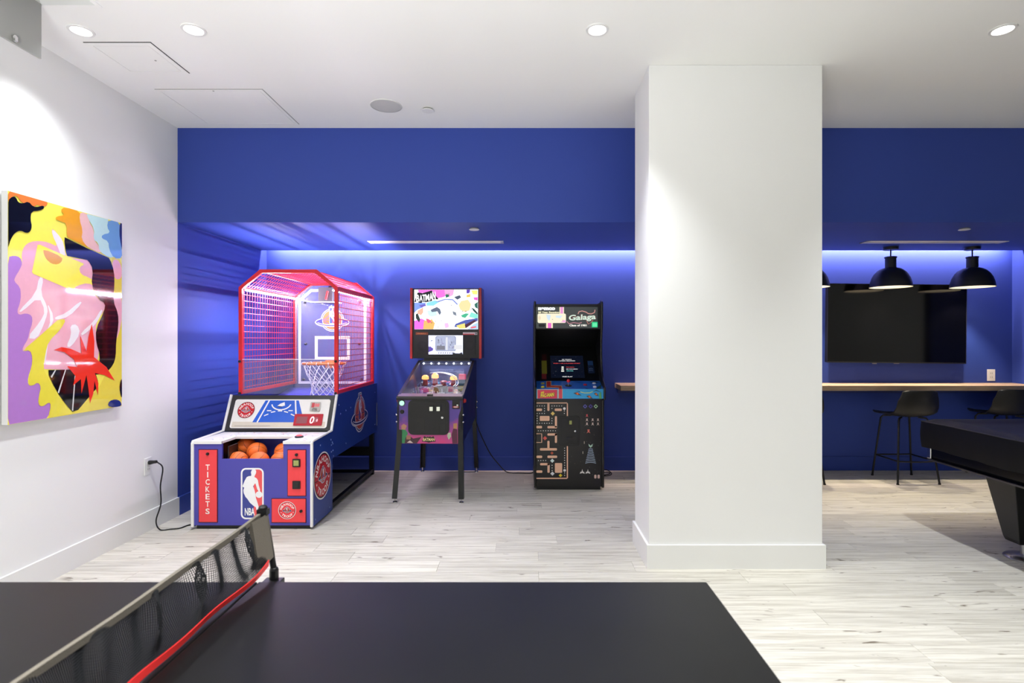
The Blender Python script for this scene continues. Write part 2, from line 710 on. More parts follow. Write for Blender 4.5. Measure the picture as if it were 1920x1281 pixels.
ART = [('F9EC5C', [(0, 1.252), (0.82, 1.252), (0.82, 0), (0, 0)]), ('B57FCB', [(0, 0.8956), (0.0363, 0.9099), (0.0711, 0.9065), (0.0852, 0.8757), (0.0711, 0.841), (0.042, 0.794), (0.0363, 0.7718), (0.0711, 0.7428), (0.077, 0.6996), (0.0711, 0.6555), (0.0536, 0.6109), (0.0652, 0.5897), (0.1068, 0.6026), (0.1433, 0.5909), (0.1458, 0.5485), (0.1286, 0.5035), (0.1188, 0.459), (0.0888, 0.4151), (0.0852, 0.3932), (0.1068, 0.3928), (0.131, 0.3978), (0.1458, 0.3583), (0.1408, 0.3027), (0.1188, 0.2483), (0.1188, 0.204), (0.1433, 0.1963), (0.1807, 0.2157), (0.1998, 0.1858), (0.187, 0.1415), (0.1807, 0.0912), (0.2062, 0.0711), (0.2518, 0.0943), (0.2651, 0.0754), (0.2452, 0), (0, 0)]), ('EFB0C0', [(0.187, 1.0169), (0.131, 1.0012), (0.0948, 0.9706), (0.0793, 0.9241), (0.0852, 0.8757), (0.0711, 0.841), (0.042, 0.794), (0.0363, 0.7718), (0.0711, 0.7428), (0.077, 0.6996), (0.0711, 0.6555), (0.0536, 0.6109), (0.0652, 0.5897), (0.1068, 0.6026), (0.1433, 0.5909), (0.1458, 0.5485), (0.1286, 0.5035), (0.1188, 0.459), (0.0888, 0.4151), (0.0852, 0.3932), (0.131, 0.3978), (0.2126, 0.2875), (0.441, 0.2688), (0.6128, 0.3171), (0.6293, 0.4461), (0.5883, 0.5231), (0.6128, 0.5881), (0.6628, 0.6422), (0.6763, 0.6955), (0.6128, 0.7171), (0.5642, 0.7772), (0.5803, 0.9065), (0.5404, 0.9582), (0.3683, 0.9488), (0.3471, 1.0435), (0.2744, 1.1097), (0.2691, 1.0737), (0.3152, 1.0023), (0.2452, 1.0194)]), ('F3EAF0', [(0.187, 0.8128), (0.2165, 0.8082), (0.1972, 0.7207), (0.2399, 0.6493), (0.2426, 0.6091), (0.2165, 0.5392), (0.1744, 0.459), (0.1104, 0.4646), (0.1972, 0.5614), (0.2269, 0.6198), (0.187, 0.7006), (0.0805, 0.6068), (0.0617, 0.6113), (0.1681, 0.7182)]), ('F3EAF0', [(0.2718, 1.1045), (0.3304, 1.0642), (0.3514, 1.0299), (0.3655, 0.9508), (0.3373, 0.9466), (0.3124, 1.0018), (0.2744, 1.0654)]), ('F3EAF0', [(0.2347, 0.6778), (0.2879, 0.5878), (0.2584, 0.517), (0.2295, 0.3326), (0.2152, 0.3045), (0.2321, 0.4935), (0.2664, 0.5753)]), ('F3EAF0', [(0.2879, 0.5878), (0.3683, 0.6151), (0.471, 0.6943), (0.4862, 0.6829), (0.3898, 0.5944), (0.2988, 0.5707)]), ('F3EAF0', [(0.397, 0.5438), (0.4484, 0.5513), (0.474, 0.4962), (0.4057, 0.4105), (0.3683, 0.4134), (0.4057, 0.4833)]), ('F3EAF0', [(0.474, 0.4962), (0.5803, 0.5741), (0.6376, 0.6539), (0.6527, 0.6417), (0.5965, 0.5554), (0.4892, 0.4777)]), ('FBEE58', [(0.1782, 0.9984), (0.5092, 0.9286), (0.4634, 0.9038), (0.474, 0.8618), (0.5404, 0.8483), (0.6128, 0.8203), (0.646, 0.7586), (0.5965, 0.793), (0.5326, 0.8146), (0.4484, 0.7887), (0.4115, 0.7558), (0.1408, 0.8276)]), ('E6A018', [(0.2126, 0.977), (0.3429, 0.9474), (0.3373, 0.9192), (0.3083, 0.8986), (0.2677, 0.8977), (0.2347, 0.9173), (0.2165, 0.9444)]), ('EBDC48', [(0.3712, 0.5792), (0.329, 0.516), (0.2478, 0.4452), (0.2269, 0.3786), (0.2139, 0.2875), (0.2988, 0.1418), (0.4145, 0.0025), (0.2452, 0), (0.2651, 0.0754), (0.2518, 0.0943), (0.2062, 0.0711), (0.1807, 0.0912), (0.187, 0.1415), (0.1998, 0.1858), (0.1807, 0.2157), (0.1433, 0.1963), (0.1164, 0.2097), (0.1408, 0.3027), (0.1458, 0.3583), (0.131, 0.3978), (0.0829, 0.3955), (0.1681, 0.459), (0.3124, 0.5747)]), ('EAD64A', [(0.7055, 0.9967), (0.82, 1.0146), (0.82, 0), (0.6628, 0), (0.397, 0), (0.5326, 0.0871), (0.6128, 0.1364), (0.6797, 0.2355), (0.7405, 0.2852), (0.7635, 0.3379), (0.7493, 0.8478)]), ('F0AFBF', [(0.7317, 0.982), (0.7761, 0.9992), (0.8124, 0.9636), (0.82, 0.8965), (0.8033, 0.8671), (0.7582, 0.8622), (0.7405, 0.9137)]), ('F0AFBF', [(0.7352, 0.7661), (0.7851, 0.7704), (0.82, 0.7327), (0.82, 0.6096), (0.8033, 0.527), (0.7671, 0.4456), (0.7493, 0.5797)]), ('0B0A0C', [(0.3514, 1.0705), (0.3683, 0.9609), (0.5326, 0.9571), (0.5722, 0.9054), (0.5563, 0.8018), (0.6128, 0.7171), (0.6729, 0.6926), (0.6628, 0.6422), (0.5932, 0.5232), (0.5965, 0.4333), (0.6293, 0.3553), (0.6128, 0.2655), (0.5722, 0.2295), (0.6797, 0.2355), (0.7405, 0.2852), (0.7635, 0.3379), (0.7671, 0.4456), (0.7887, 0.5539), (0.7851, 0.635), (0.7405, 0.7131), (0.7528, 0.8213), (0.7493, 0.9148), (0.7107, 0.9962), (0.517, 1.0326)]), ('0B0A0C', [(0.2321, 0.2807), (0.5803, 0.2673), (0.621, 0.1616), (0.5326, 0.0871), (0.4291, 0), (0.3683, 0.0629), (0.2988, 0.1535)]), ('D8D8D8', [(0.2893, 0.2774), (0.2974, 0.277), (0.2691, 0.232), (0.2611, 0.2407)]), ('D8D8D8', [(0.3598, 0.2758), (0.3669, 0.2754), (0.3166, 0.1377), (0.3083, 0.1455)]), ('D8D8D8', [(0.4321, 0.2693), (0.4395, 0.2689), (0.4174, 0.0203), (0.4086, 0.0264)]), ('EE7B35', [(0, 1.252), (0.2426, 1.252), (0.2347, 1.2282), (0.1998, 1.2128), (0.1744, 1.2213), (0.1495, 1.1983), (0.1188, 1.2208), (0.0829, 1.2019), (0.0478, 1.2408), (0.0248, 1.224), (0, 1.1831)]), ('0B0A0C', [(0, 1.1991), (0.0248, 1.2272), (0.0455, 1.2272), (0.0571, 1.2031), (0.0829, 1.2019), (0.1188, 1.2242), (0.1495, 1.2006), (0.1807, 1.2082), (0.2126, 1.2251), (0.2191, 1.2095), (0.187, 1.187), (0.1371, 1.173), (0.131, 1.127), (0.1408, 1.0901), (0.131, 1.058), (0.1068, 1.0444), (0.0711, 1.0538), (0.0385, 1.0333), (0.0157, 0.9967), (0.0022, 0.9515), (0, 0.9488)]), ('F0A41E', [(0.357, 1.251), (0.474, 1.2485), (0.4664, 1.201), (0.4892, 1.1437), (0.4816, 1.0801), (0.5326, 1.0365), (0.3712, 1.0742), (0.3712, 1.1535), (0.3262, 1.1582), (0.292, 1.1625), (0.2988, 1.1805), (0.357, 1.2008), (0.3262, 1.2234)]), ('F2C1BE', [(0.471, 1.249), (0.5357, 1.244), (0.5357, 1.2036), (0.5754, 1.1612), (0.5754, 1.0973), (0.6243, 1.0545), (0.6376, 1.0152), (0.5294, 1.036), (0.4785, 1.0795), (0.4892, 1.1375), (0.4634, 1.2003)]), ('C3E4E4', [(0.517, 1.2473), (0.7003, 1.252), (0.6883, 1.1972), (0.7177, 1.1633), (0.6376, 1.1218), (0.7003, 1.1071), (0.7055, 1.055), (0.7564, 1.0151), (0.7055, 0.9967), (0.621, 1.0281), (0.6128, 1.0784), (0.5722, 1.0967), (0.5803, 1.1621), (0.5326, 1.2156)]), ('6F9FD2', [(0.6969, 1.252), (0.8069, 1.252), (0.796, 1.165), (0.8142, 1.0866), (0.82, 1.0119), (0.7458, 1.0001), (0.7021, 1.0544), (0.6969, 1.1064), (0.6376, 1.1153), (0.646, 1.1403), (0.7142, 1.1653), (0.6849, 1.1964)]), ('14205C', [(0.7996, 1.252), (0.82, 1.252), (0.82, 1.0617), (0.8051, 1.1123), (0.7923, 1.1779)]), ('EF3420', [(0.2798, 0.3948), (0.3332, 0.4115), (0.397, 0.4009), (0.4785, 0.3697), (0.4679, 0.4862), (0.517, 0.3837), (0.5326, 0.4716), (0.5594, 0.5569), (0.5803, 0.4462), (0.577, 0.3441), (0.6797, 0.2749), (0.7528, 0.1799), (0.6628, 0.2235), (0.5835, 0.2415), (0.6128, 0.1752), (0.6095, 0.0955), (0.5803, 0.1906), (0.5722, 0.1147), (0.5452, 0.0503), (0.5326, 0.1438), (0.517, 0.2331), (0.4785, 0.1202), (0.474, 0.2112), (0.4159, 0.1764), (0.4336, 0.2325), (0.3726, 0.2967), (0.4484, 0.2868), (0.4189, 0.3371), (0.3542, 0.3813)]), ('1A1E6A', [(0.6883, 0.0175), (0.7055, 0.0485), (0.7582, 0.0559), (0.8033, 0.0373), (0.8179, 0.0015), (0.7493, 0)]), ('0B0A0C', [(0.82, 0.1923), (0.8033, 0.1734), (0.7941, 0.1266), (0.8069, 0.071), (0.82, 0.0556)])]
PLAYER = [(-0.0036, 0.466), (0.0546, 0.4705), (0.0769, 0.4481), (0.0769, 0.4034), (0.0546, 0.3587), (0.0411, 0.3274), (0.0903, 0.2961), (0.1127, 0.2603), (0.1261, 0.1708), (0.153, 0.0814), (0.153, 0.0456), (0.1261, 0.0456), (0.0993, 0.0814), (0.0635, 0.1977), (0.0546, 0.1977), (0.0188, 0.144), (0.0456, 0.0725), (0.0635, -0.0081), (0.0725, -0.0796), (0.0993, -0.1601), (0.1351, -0.2853), (0.1395, -0.3122), (0.1306, -0.3211), (0.1395, -0.3658), (0.1261, -0.4106), (0.1127, -0.4106), (0.0993, -0.3569), (0.0814, -0.3122), (0.0725, -0.2674), (0.0188, -0.2317), (-0.0438, -0.178), (-0.0975, -0.0975), (-0.1288, -0.0662), (-0.1646, 0.0098), (-0.1735, 0.0635), (-0.1556, 0.1172), (-0.1825, 0.1306), (-0.1869, 0.153), (-0.1467, 0.2513), (-0.1064, 0.3229), (-0.0707, 0.3408), (-0.0215, 0.3453), (-0.017, 0.3766), (-0.0259, 0.4123), (-0.0125, 0.4481)]

# ================================================================== CEILING FITTINGS
def downlight(x, y, label):
    t = thing('downlight', label, 'ceiling light', (x, y, CEIL), group='recessed downlights')
    MB().lathe([(0.064, 0), (0.062, -0.006), (0.05, -0.007), (0.046, -0.002)], (x, y, CEIL), 32).build('trim_ring', WPLAST, t, smooth=True)
    MB().lathe([(0.0002, -0.0025), (0.046, -0.0025)], (x, y, CEIL), 28).build('lens', LAMP, t)
    return t


for (x, y), lb in zip(DOWNLIGHTS, (
        'round recessed ceiling downlight glowing close to the white left wall',
        'second glowing ceiling downlight from the left wall, beside the small square hatch',
        'glowing ceiling downlight left of the top of the white column',
        'glowing ceiling downlight right of the white column, above the pool table',
        'ceiling downlight far right, past the pool table')):
    if x < 4:
        downlight(x, y, lb)

# closed access panels
def access_panel(x0, x1, y0, y1, fw, label, latch, dark):
    t = thing('access_panel', label, 'hatch', ((x0 + x1) / 2, (y0 + y1) / 2, CEIL))
    z = CEIL
    f = MB()
    f.box(x0, x1, y0, y0 + fw, z - 0.005, z).box(x0, x1, y1 - fw, y1, z - 0.005, z)
    f.box(x0, x0 + fw, y0 + fw, y1 - fw, z - 0.005, z).box(x1 - fw, x1, y0 + fw, y1 - fw, z - 0.005, z)
    f.build('frame', CEILM, t, fix=False)
    g = 0.0035
    MB().box(x0 + fw + g, x1 - fw - g, y0 + fw + g, y1 - fw - g, z - 0.0045, z).build('door', CEILM, t, fix=False)
    rv = MB()
    rv.box(x0, x1, y0 - 0.004, y0, z - 0.003, z)
    rv.build('gap_shade', mat('gap_shade_%s' % dark, dark, 0.8), t, fix=False)  # dark strips paint the shade of the gap beside the frame
    MB().box(x1, x1 + 0.004, y0 - 0.004, y1, z - 0.003, z).build('gap_shade', mat('gap_shade_%s' % dark, dark, 0.8), t, fix=False)
    MB().lathe([(0.0002, -0.006), (0.006, -0.006), (0.006, 0)], (latch[0], latch[1], z), 12).build('latch', GREY, t)


access_panel(-2.53, -2.147, 3.115, 3.475, 0.03, 'small square white access panel in the ceiling with dark gap shade painted on two sides', (-2.25, 3.31), '3C3C3A')
access_panel(-2.52, -1.79, 3.70, 4.30, 0.022, 'larger white access panel in the ceiling near the blue bulkhead', (-2.13, 3.715), '9C9C9A')

# open hatch with its hanging door
t = thing('ceiling_hatch', 'open ceiling hatch with grey door hanging down at the top left corner', 'hatch', (-2.46, 2.61, CEIL))
fr = MB()
fr.box(hx0 - 0.022, hx0, hy0 - 0.022, hy1 + 0.022, CEIL - 0.004, CEIL).box(hx1, hx1 + 0.022, hy0 - 0.022, hy1 + 0.022, CEIL - 0.004, CEIL)
fr.box(hx0, hx1, hy0 - 0.022, hy0, CEIL - 0.004, CEIL).box(hx0, hx1, hy1, hy1 + 0.022, CEIL - 0.004, CEIL)
fr.build('frame', CEILM, t, fix=False)
MB().box(hx0 + 0.001, hx0 + 0.013, hy0 + 0.006, hy1 - 0.004, CEIL - 0.281, CEIL - 0.003).build('door', mat('hatch_grey', 'A9AAA6', 0.55), t, bevel=0.002)
l = MB().lathe([(0.012, 0), (0.012, 0.012), (0.004, 0.014)], (hx0 + 0.013, 2.605, CEIL - 0.255), 14, 'x', capt=True)
l.box(hx0 + 0.014, hx0 + 0.03, 2.598, 2.612, CEIL - 0.275, CEIL - 0.25)
l.build('latch', CHROME, t, bevel=0.001)

t = thing('ceiling_speaker', 'flat round white speaker grille in the ceiling above the arcade machines', 'speaker', (-1.013, 3.96, CEIL))
MB().lathe([(0.114, 0), (0.113, -0.005), (0.108, -0.006)], (-1.013, 3.96, CEIL), 40).build('rim', mat('grille_white', 'DADAD7', 0.6), t, smooth=True)
MB().lathe([(0.0002, -0.007), (0.06, -0.0065), (0.108, -0.0045)], (-1.013, 3.96, CEIL), 40).build('grille', mat('grille_mesh', 'D3D3D0', 0.7, bump=0.4, bscale=900), t, smooth=True)


def sprinkler(x, y, z, r, label):
    t = thing('sprinkler_cover', label, 'sprinkler', (x, y, z), group=None)
    MB().lathe([(r * 0.8, 0), (r * 0.8, -0.010)], (x, y, z), 24).build('collar', GREY, t, smooth=True)
    MB().lathe([(0.0002, -0.016), (r * 0.95, -0.015), (r, -0.012), (r * 0.95, -0.010), (0.0002, -0.010)], (x, y, z), 28).build('cap', WPLAST, t, smooth=True)


sprinkler(-0.72, 4.02, CEIL, 0.046, 'small round white sprinkler cap on the white ceiling beside the speaker grille')
sprinkler(-0.434, 4.61, SOFFIT, 0.044, 'white sprinkler cap under the blue soffit above the pinball machine')
sprinkler(3.72, 4.61, SOFFIT, 0.044, 'white sprinkler cap under the blue soffit above the television')


def diffuser(x0, x1, label):
    y0, y1, z = 5.205, 5.325, SOFFIT
    t = thing('air_diffuser', label, 'vent', ((x0 + x1) / 2, 5.265, z))
    f = MB()
    f.prism([(y0, z), (y0 + 0.012, z - 0.006), (y0 + 0.035, z - 0.006), (y0 + 0.035, z)], 'x', x0, x1)
    f.prism([(y1 - 0.035, z), (y1 - 0.035, z - 0.006), (y1 - 0.012, z - 0.006), (y1, z)], 'x', x0, x1)
    f.box(x0, x0 + 0.03, y0, y1, z - 0.006, z).box(x1 - 0.03, x1, y0, y1, z - 0.006, z)
    f.build('frame', WPLAST, t, fix=False)
    MB().box(x0 + 0.03, x1 - 0.03, y0 + 0.035, y1 - 0.035, z - 0.001, z).build('slot', mat('slot_dark', '4A4B50', 0.7), t, fix=False)
    MB().box(x0 + 0.03, x1 - 0.03, 5.258, 5.272, z - 0.005, z - 0.001).build('blade', WPLAST, t, fix=False)


diffuser(-1.514, -0.21, 'long white linear air diffuser under the soffit above the pinball machine')
diffuser(3.27, 4.63, 'long white linear air diffuser under the soffit in front of the television')

# ================================================================== LEFT WALL: PICTURE, OUTLET, CORD
t = thing('wall_art', 'large glossy abstract picture in yellow, pink, purple and black on the left wall', 'picture', (XL, 3.31, 0.96))
MB().box(XL + 0.006, XL + 0.04, 2.90, 3.72, 0.961, 2.213).build('panel', mat('panel_edge_white', 'F2F2F0', 0.35), t, bevel=0.002)
MB().box(XL, XL + 0.006, 3.0, 3.62, 1.1, 2.1).build('mounting_rail', GREY, t, fix=False)
p = Print((XL + 0.04, 2.90, 0.961), (0, 1, 0), (0, 0, 1), rough=0.06, coat=0.6, step=0.00012)


def smooth_poly(q):
    """round off a traced outline (Chaikin), keeping long straight borders"""
    out = []
    n = len(q)
    for i in range(n):
        a, b = q[i], q[(i + 1) % n]
        d = math.hypot(b[0] - a[0], b[1] - a[1])
        k = 0.25 if d < 0.16 else 0.04
        out.append((a[0] + (b[0] - a[0]) * k, a[1] + (b[1] - a[1]) * k))
        out.append((a[0] + (b[0] - a[0]) * (1 - k), a[1] + (b[1] - a[1]) * (1 - k)))
    return out


for i, (c, q) in enumerate(ART):
    if i == 0:
        p.rect(0.001, 0.001, 0.819, 1.251, c)
        continue
    spiky = c in ('EF3420', 'D8D8D8')
    if not spiky:
        q = smooth_poly(q)
    q = [(min(max(a, 0.002), 0.818), min(max(b, 0.002), 1.25)) for a, b in q]
    p.poly(q, c)
p.build('printed_face', t)


def outlet_plate(name, label, o, u, n, wd, h, parts=2):
    """o centre on the wall, u horizontal unit vector along the wall, n outward normal"""
    t = thing(name, label, 'outlet', o)
    o, u, n, z = Vector(o), Vector(u), Vector(n), Vector((0, 0, 1))

    def slab(mb, cu, cz, su, sz, d0, d1):
        vs = []
        for d in (d0, d1):
            for a, b in ((-1, -1), (1, -1), (1, 1), (-1, 1)):
                vs.append(o + u * (cu + a * su / 2) + z * (cz + b * sz / 2) + n * d)
        mb.add(vs, [(0, 3, 2, 1), (4, 5, 6, 7), (0, 1, 5, 4), (1, 2, 6, 5), (2, 3, 7, 6), (3, 0, 4, 7)])
        return mb
    slab(MB(), 0, 0, wd, h, 0, 0.006).build('cover_plate', WPLAST, t, bevel=0.0015)
    slab(MB(), 0, 0, wd * 0.46, h * 0.62, 0.006, 0.008).build('socket_face', mat('socket_white', 'E2E2DF', 0.4), t, bevel=0.0008)
    m = MB()
    for s in (-1, 1):
        for k in (-0.2, 0.2):
            slab(m, k * wd * 0.46, s * h * 0.17, 0.003, 0.012, 0.008, 0.0084)
    m.build('slots', BLACK, t, fix=False)['kind'] = 'stuff'
    return t


outlet_plate('wall_outlet', 'white duplex outlet on the white left wall with a black plug in it', (XL, 4.033, 0.478), (0, 1, 0), (1, 0, 0), 0.074, 0.124)
outlet_plate('wall_outlet', 'white outlet on the blue rear wall right of the television', (5.04, YB, 1.03), (1, 0, 0), (0, -1, 0), 0.085, 0.125)


def bez(pts, n=8):
    """smooth curve through points (Catmull-Rom)"""
    P = [Vector(p) for p in pts]
    P = [P[0] * 2 - P[1]] + P + [P[-1] * 2 - P[-2]]
    out = []
    for i in range(1, len(P) - 2):
        for k in range(n):
            t = k / n
            a, b, c, d = P[i - 1], P[i], P[i + 1], P[i + 2]
            out.append(0.5 * ((2 * b) + (c - a) * t + (2 * a - 5 * b + 4 * c - d) * t * t + (3 * b - a - 3 * c + d) * t ** 3))
    out.append(P[-2])
    return out


t = thing('power_cord', 'black power cord from the left wall outlet to the basketball game', 'cord', (XL, 4.04, 0))
pg = MB().tube([(XL + 0.009, 4.035, 0.505), (XL + 0.02, 4.035, 0.505), (XL + 0.045, 4.036, 0.508), (XL + 0.065, 4.037, 0.51)], [0.015, 0.016, 0.012, 0.011], 10)
pg.build('plug', BLACK, t, smooth=True)
MB().tube(bez([(XL + 0.065, 4.037, 0.51), (XL + 0.10, 4.05, 0.46), (XL + 0.09, 4.04, 0.33), (XL + 0.10, 4.03, 0.2), (XL + 0.085, 4.0, 0.085), (XL + 0.10, 4.02, 0.012),
               (XL + 0.16, 4.05, 0.005), (XL + 0.215, 4.07, 0.005), (XL + 0.235, 4.13, 0.005), (XL + 0.27, 4.17, 0.005), (XL + 0.305, 4.175, 0.01)]), 0.0048, 8).build('cable', BLACK, t, smooth=True)

# ================================================================== COUNTER, TELEVISION, PENDANTS, STOOLS
t = thing('wall_counter', 'long pale oak counter running along the blue rear wall', 'counter', (3.1, 5.7, 0.9))
MB().box(0.968, XR - 0.001, 5.52, YB - 0.001, 0.895, 0.9465).build('worktop', WOODM, t, bevel=0.002)
br = MB()
MB().box(1.0, XR - 0.002, YB - 0.03, YB - 0.001, 0.84, 0.895).build('wall_cleat', mat('cleat_blue', '2A3A80', 0.5), t, fix=False)

tv = thing('television', 'large black flat television on the blue wall above the counter', 'television', (3.951, 5.83, 1.585))
tv.rotation_euler = (0, R(0.6), 0)
tv['_base'] = (0, 0, 0)
tw, th = 0.739, 0.419
MB().prism(rrpts(-tw, -th, tw, th, 0.006, 2), 'y', -0.045, 0.0).build('casing', mat('tv_casing', '101012', 0.35), tv, bevel=0.002)
MB().box(-tw + 0.006, tw - 0.006, -0.047, -0.0445, -th + 0.012, th - 0.006).build('screen', mat('tv_glass', '030304', 0.09, spec=0.6), tv, fix=False)
b = MB()
b.box(-tw, tw, -0.048, -0.040, -th - 0.002, -th + 0.010).box(-tw, tw, -0.048, -0.040, th - 0.005, th + 0.001)
b.box(-tw - 0.001, -tw + 0.005, -0.048, -0.04, -th, th).box(tw - 0.005, tw + 0.001, -0.048, -0.04, -th, th)
b.build('bezel', mat('tv_bezel', '4A4A50', 0.3, 0.8), tv, fix=False)
MB().box(-0.25, -0.21, -0.046, -0.03, -th - 0.012, -th).build('sensor', mat('sensor_grey', '9A9AA0', 0.3), tv, fix=False)
MB().box(-0.02, 0.03, -0.046, -0.03, -th - 0.008, -th).build('badge', mat('sensor_grey', '9A9AA0', 0.3), tv, fix=False)
MB().box(-0.3, 0.3, 0.0, 0.058, -0.2, 0.2).build('wall_mount', BLACKM, tv, fix=False)


def pendant(x, label):
    y = 5.56
    t = thing('pendant_lamp', label, 'pendant lamp', (x, y, SOFFIT), group=None)
    MB().lathe([(0.0002, -0.028), (0.066, -0.028), (0.07, -0.022), (0.07, 0)], (x, y, SOFFIT), 32).build('canopy', BLACKM, t, smooth=True)
    MB().tube([(x, y, SOFFIT - 0.02), (x, y, 2.256)], 0.0065, 10).build('rod', BLACKM, t, smooth=True)
    sh = MB().use(mat('pendant_outer', '0D1016', 0.5))
    prof = [(0.0002, 2.262), (0.050, 2.262), (0.056, 2.258), (0.056, 2.250), (0.050, 2.246), (0.050, 2.150), (0.085, 2.140), (0.118, 2.118), (0.147, 2.085), (0.168, 2.045),
            (0.181, 2.0), (0.187, 1.965), (0.1905, 1.95)]
    sh.lathe(prof, (x, y, 0), 48)
    sh.use(mat('pendant_inner', 'FBFAF6', 0.6))
    inn = [(0.1905, 1.95), (0.186, 1.9505), (0.178, 1.998), (0.164, 2.043), (0.143, 2.082), (0.115, 2.113), (0.083, 2.134), (0.0002, 2.14)]
    sh.lathe(inn, (x, y, 0), 48)
    sh.build('shade', None, t, smooth=True)
    MB().sphere((x, y, 2.098), 0.036, 18, 10).build('bulb', mat('bulb_glow', 'FFFFFF', 0.5, emit='FFE9C4', estr=45), t, smooth=True)
    spot('pendant_beam', (x, y, 2.055), 68, 86, 0.5, 0.03, (1, 0.86, 0.64))


for x, lb in ((2.07, 'black dome pendant lamp hidden behind the white column'),
              (2.90, 'black dome pendant lamp half hidden by the right edge of the white column'),
              (3.734, 'black dome pendant lamp in front of the left half of the television'),
              (4.568, 'black dome pendant lamp in front of the right edge of the television')):
    pendant(x, lb)


def stool(x, y, rz, label):
    t = thing('bar_stool', label, 'stool', (x, y, 0), rz, None)
    # one moulded shell: seat pan running up into the back (the stool faces +y)
    prof = [(0.215, 0.648, 0.165), (0.205, 0.664, 0.190), (0.16, 0.668, 0.205), (0.06, 0.660, 0.215), (-0.04, 0.658, 0.220), (-0.12, 0.664, 0.220),
            (-0.175, 0.684, 0.217), (-0.208, 0.725, 0.210), (-0.226, 0.785, 0.200), (-0.237, 0.85, 0.186), (-0.243, 0.905, 0.173), (-0.244, 0.916, 0.168), (-0.244, 0.922, 0.155)]
    N = 14

    def surf(off):
        rows = []
        for i, (py, pz, hw) in enumerate(prof):
            r = []
            b = max(0.0, min(1.0, (i - 3) / 5))
            for k in range(N + 1):
                s = -1 + 2 * k / N
                lift = 0.020 * s ** 2 * (1 - b) + 0.03 * b * s ** 4 * (1 if i < 9 else 0)
                fwd = 0.05 * b * s ** 2
                drop = -0.010 * (abs(s) ** 8) if i >= 10 else 0
                a = max(0.0, (i - 5) / 3)
                a = min(1, a)
                r.append((s * hw, py + fwd + off * a * 1.0, pz + lift + drop + off * (1 - a)))
            rows.append(r)
        return rows
    A, B = surf(0.0), surf(-0.014)
    m = MB().grid(A).grid([list(reversed(r)) for r in B])
    # close the rim
    loop = lambda g: g[0] + [r[-1] for r in g[1:]] + list(reversed(g[-1]))[1:] + [r[0] for r in reversed(g[1:-1])]
    la, lb2 = loop(A), loop(B)
    n = len(la)
    m.add(la + lb2, [(i, (i + 1) % n, n + (i + 1) % n, n + i) for i in range(n)])
    m.build('seat_shell', mat('stool_shell', '0D0D0E', 0.45), t, smooth=True)
    feet = [(-0.208, -0.187), (0.208, -0.187), (0.208, 0.187), (-0.208, 0.187)]
    tops = [(-0.15, -0.12), (0.15, -0.12), (0.15, 0.14), (-0.15, 0.14)]
    ring = []
    for (fx, fy), (tx, ty) in zip(feet, tops):
        MB().tube([(tx * 0.55, ty * 0.55, 0.642), (tx * 0.9, ty * 0.9, 0.635), (tx, ty, 0.61), (fx, fy, 0.004)], 0.0095, 10).build('leg', BLACKM, t, smooth=True)
        MB().lathe([(0.012, 0), (0.012, 0.012)], (fx, fy, 0), 12, capb=True, capt=True).build('foot', RUBBER, t)
        k = (0.61 - 0.222) / 0.606
        ring.append((tx + (fx - tx) * k, ty + (fy - ty) * k, 0.222))
    rp = []
    for i in range(4):
        a, b2 = Vector(ring[i]), Vector(ring[(i + 1) % 4])
        for q in range(6):
            pnt = a.lerp(b2, q / 6)
            if i == 0:
                pnt = pnt + Vector((0, -0.03 * math.sin(math.pi * q / 6), 0))
            rp.append(pnt)
    MB().tube(rp, 0.0075, 8, closed=True).build('footrest', BLACKM, t, smooth=True)
    return t


stool(3.83, 5.49, R(1.5), 'black shell bar stool at the counter, in front of the television')
stool(4.90, 5.60, R(-6), 'black bar stool at the counter, partly behind the pool table')
stool(2.71, 5.49, R(-1), 'black bar stool hidden by the white column except for one foot')

# ================================================================== POOL TABLE AND COVER
PX0, PX1, PY0, PY1 = 2.985, 4.36, 1.55, 4.03
t = thing('pool_table', 'black pool table at the right edge under a black cover', 'pool table', (3.67, 2.79, 0))
MB().prism([(PX0 + 0.02, 0.53), (PX1 - 0.02, 0.53), (PX1, 0.56), (PX1, 0.80), (PX0, 0.80), (PX0, 0.56)], 'y', PY0, PY1).build('cabinet', mat('gloss_black', '070708', 0.18, spec=0.5), t, bevel=0.006)
MB().box(PX0 - 0.004, PX1 + 0.004, PY0 - 0.004, PY1 + 0.004, 0.524, 0.535).build('edge_strip', mat('strip_steel', '77777A', 0.3, 1.0), t, fix=False)
for (a, b2) in ((PX0, PY1), (PX0, PY0), (PX1, PY1), (PX1, PY0)):
    sx = 1 if a == PX0 else -1
    sy = -1 if b2 == PY1 else 1
    m = MB()
    xa, xb = sorted((a - sx * 0.006, a + sx * 0.03))
    ya, yb = sorted((b2 - sy * 0.006, b2 + sy * 0.03))
    m.box(xa, xb, ya, yb, 0.54, 0.79)
    m.build('corner_cap', CHROME, t, bevel=0.004)
for lx in (3.235, 4.11):
    for ly in (3.52, 2.06):
        m = MB()
        top = [(-0.165, -0.11), (0.165, -0.11), (0.165, 0.11), (-0.165, 0.11)]
        sec = [(0.53, 1.0), (0.5, 1.0), (0.13, 0.56), (0.105, 0.5)]
        rows = []
        for z, k in sec:
            rows.append([(lx + x * k, ly + y * k, z) for x, y in top])
        m.grid(rows, closed=True)
        m.add(rows[-1], [(0, 1, 2, 3)])
        lg = m.build('leg', mat('leg_black', '0A0A0B', 0.35), t, bevel=0.004)
        MB().lathe([(0.025, 0.11), (0.025, 0.03), (0.06, 0.026), (0.105, 0.014), (0.112, 0.006), (0.112, 0)], (lx, ly, 0), 32, capb=True).build('foot_disc', mat('disc_steel', 'B8B8B8', 0.32, 1.0), t, smooth=True)

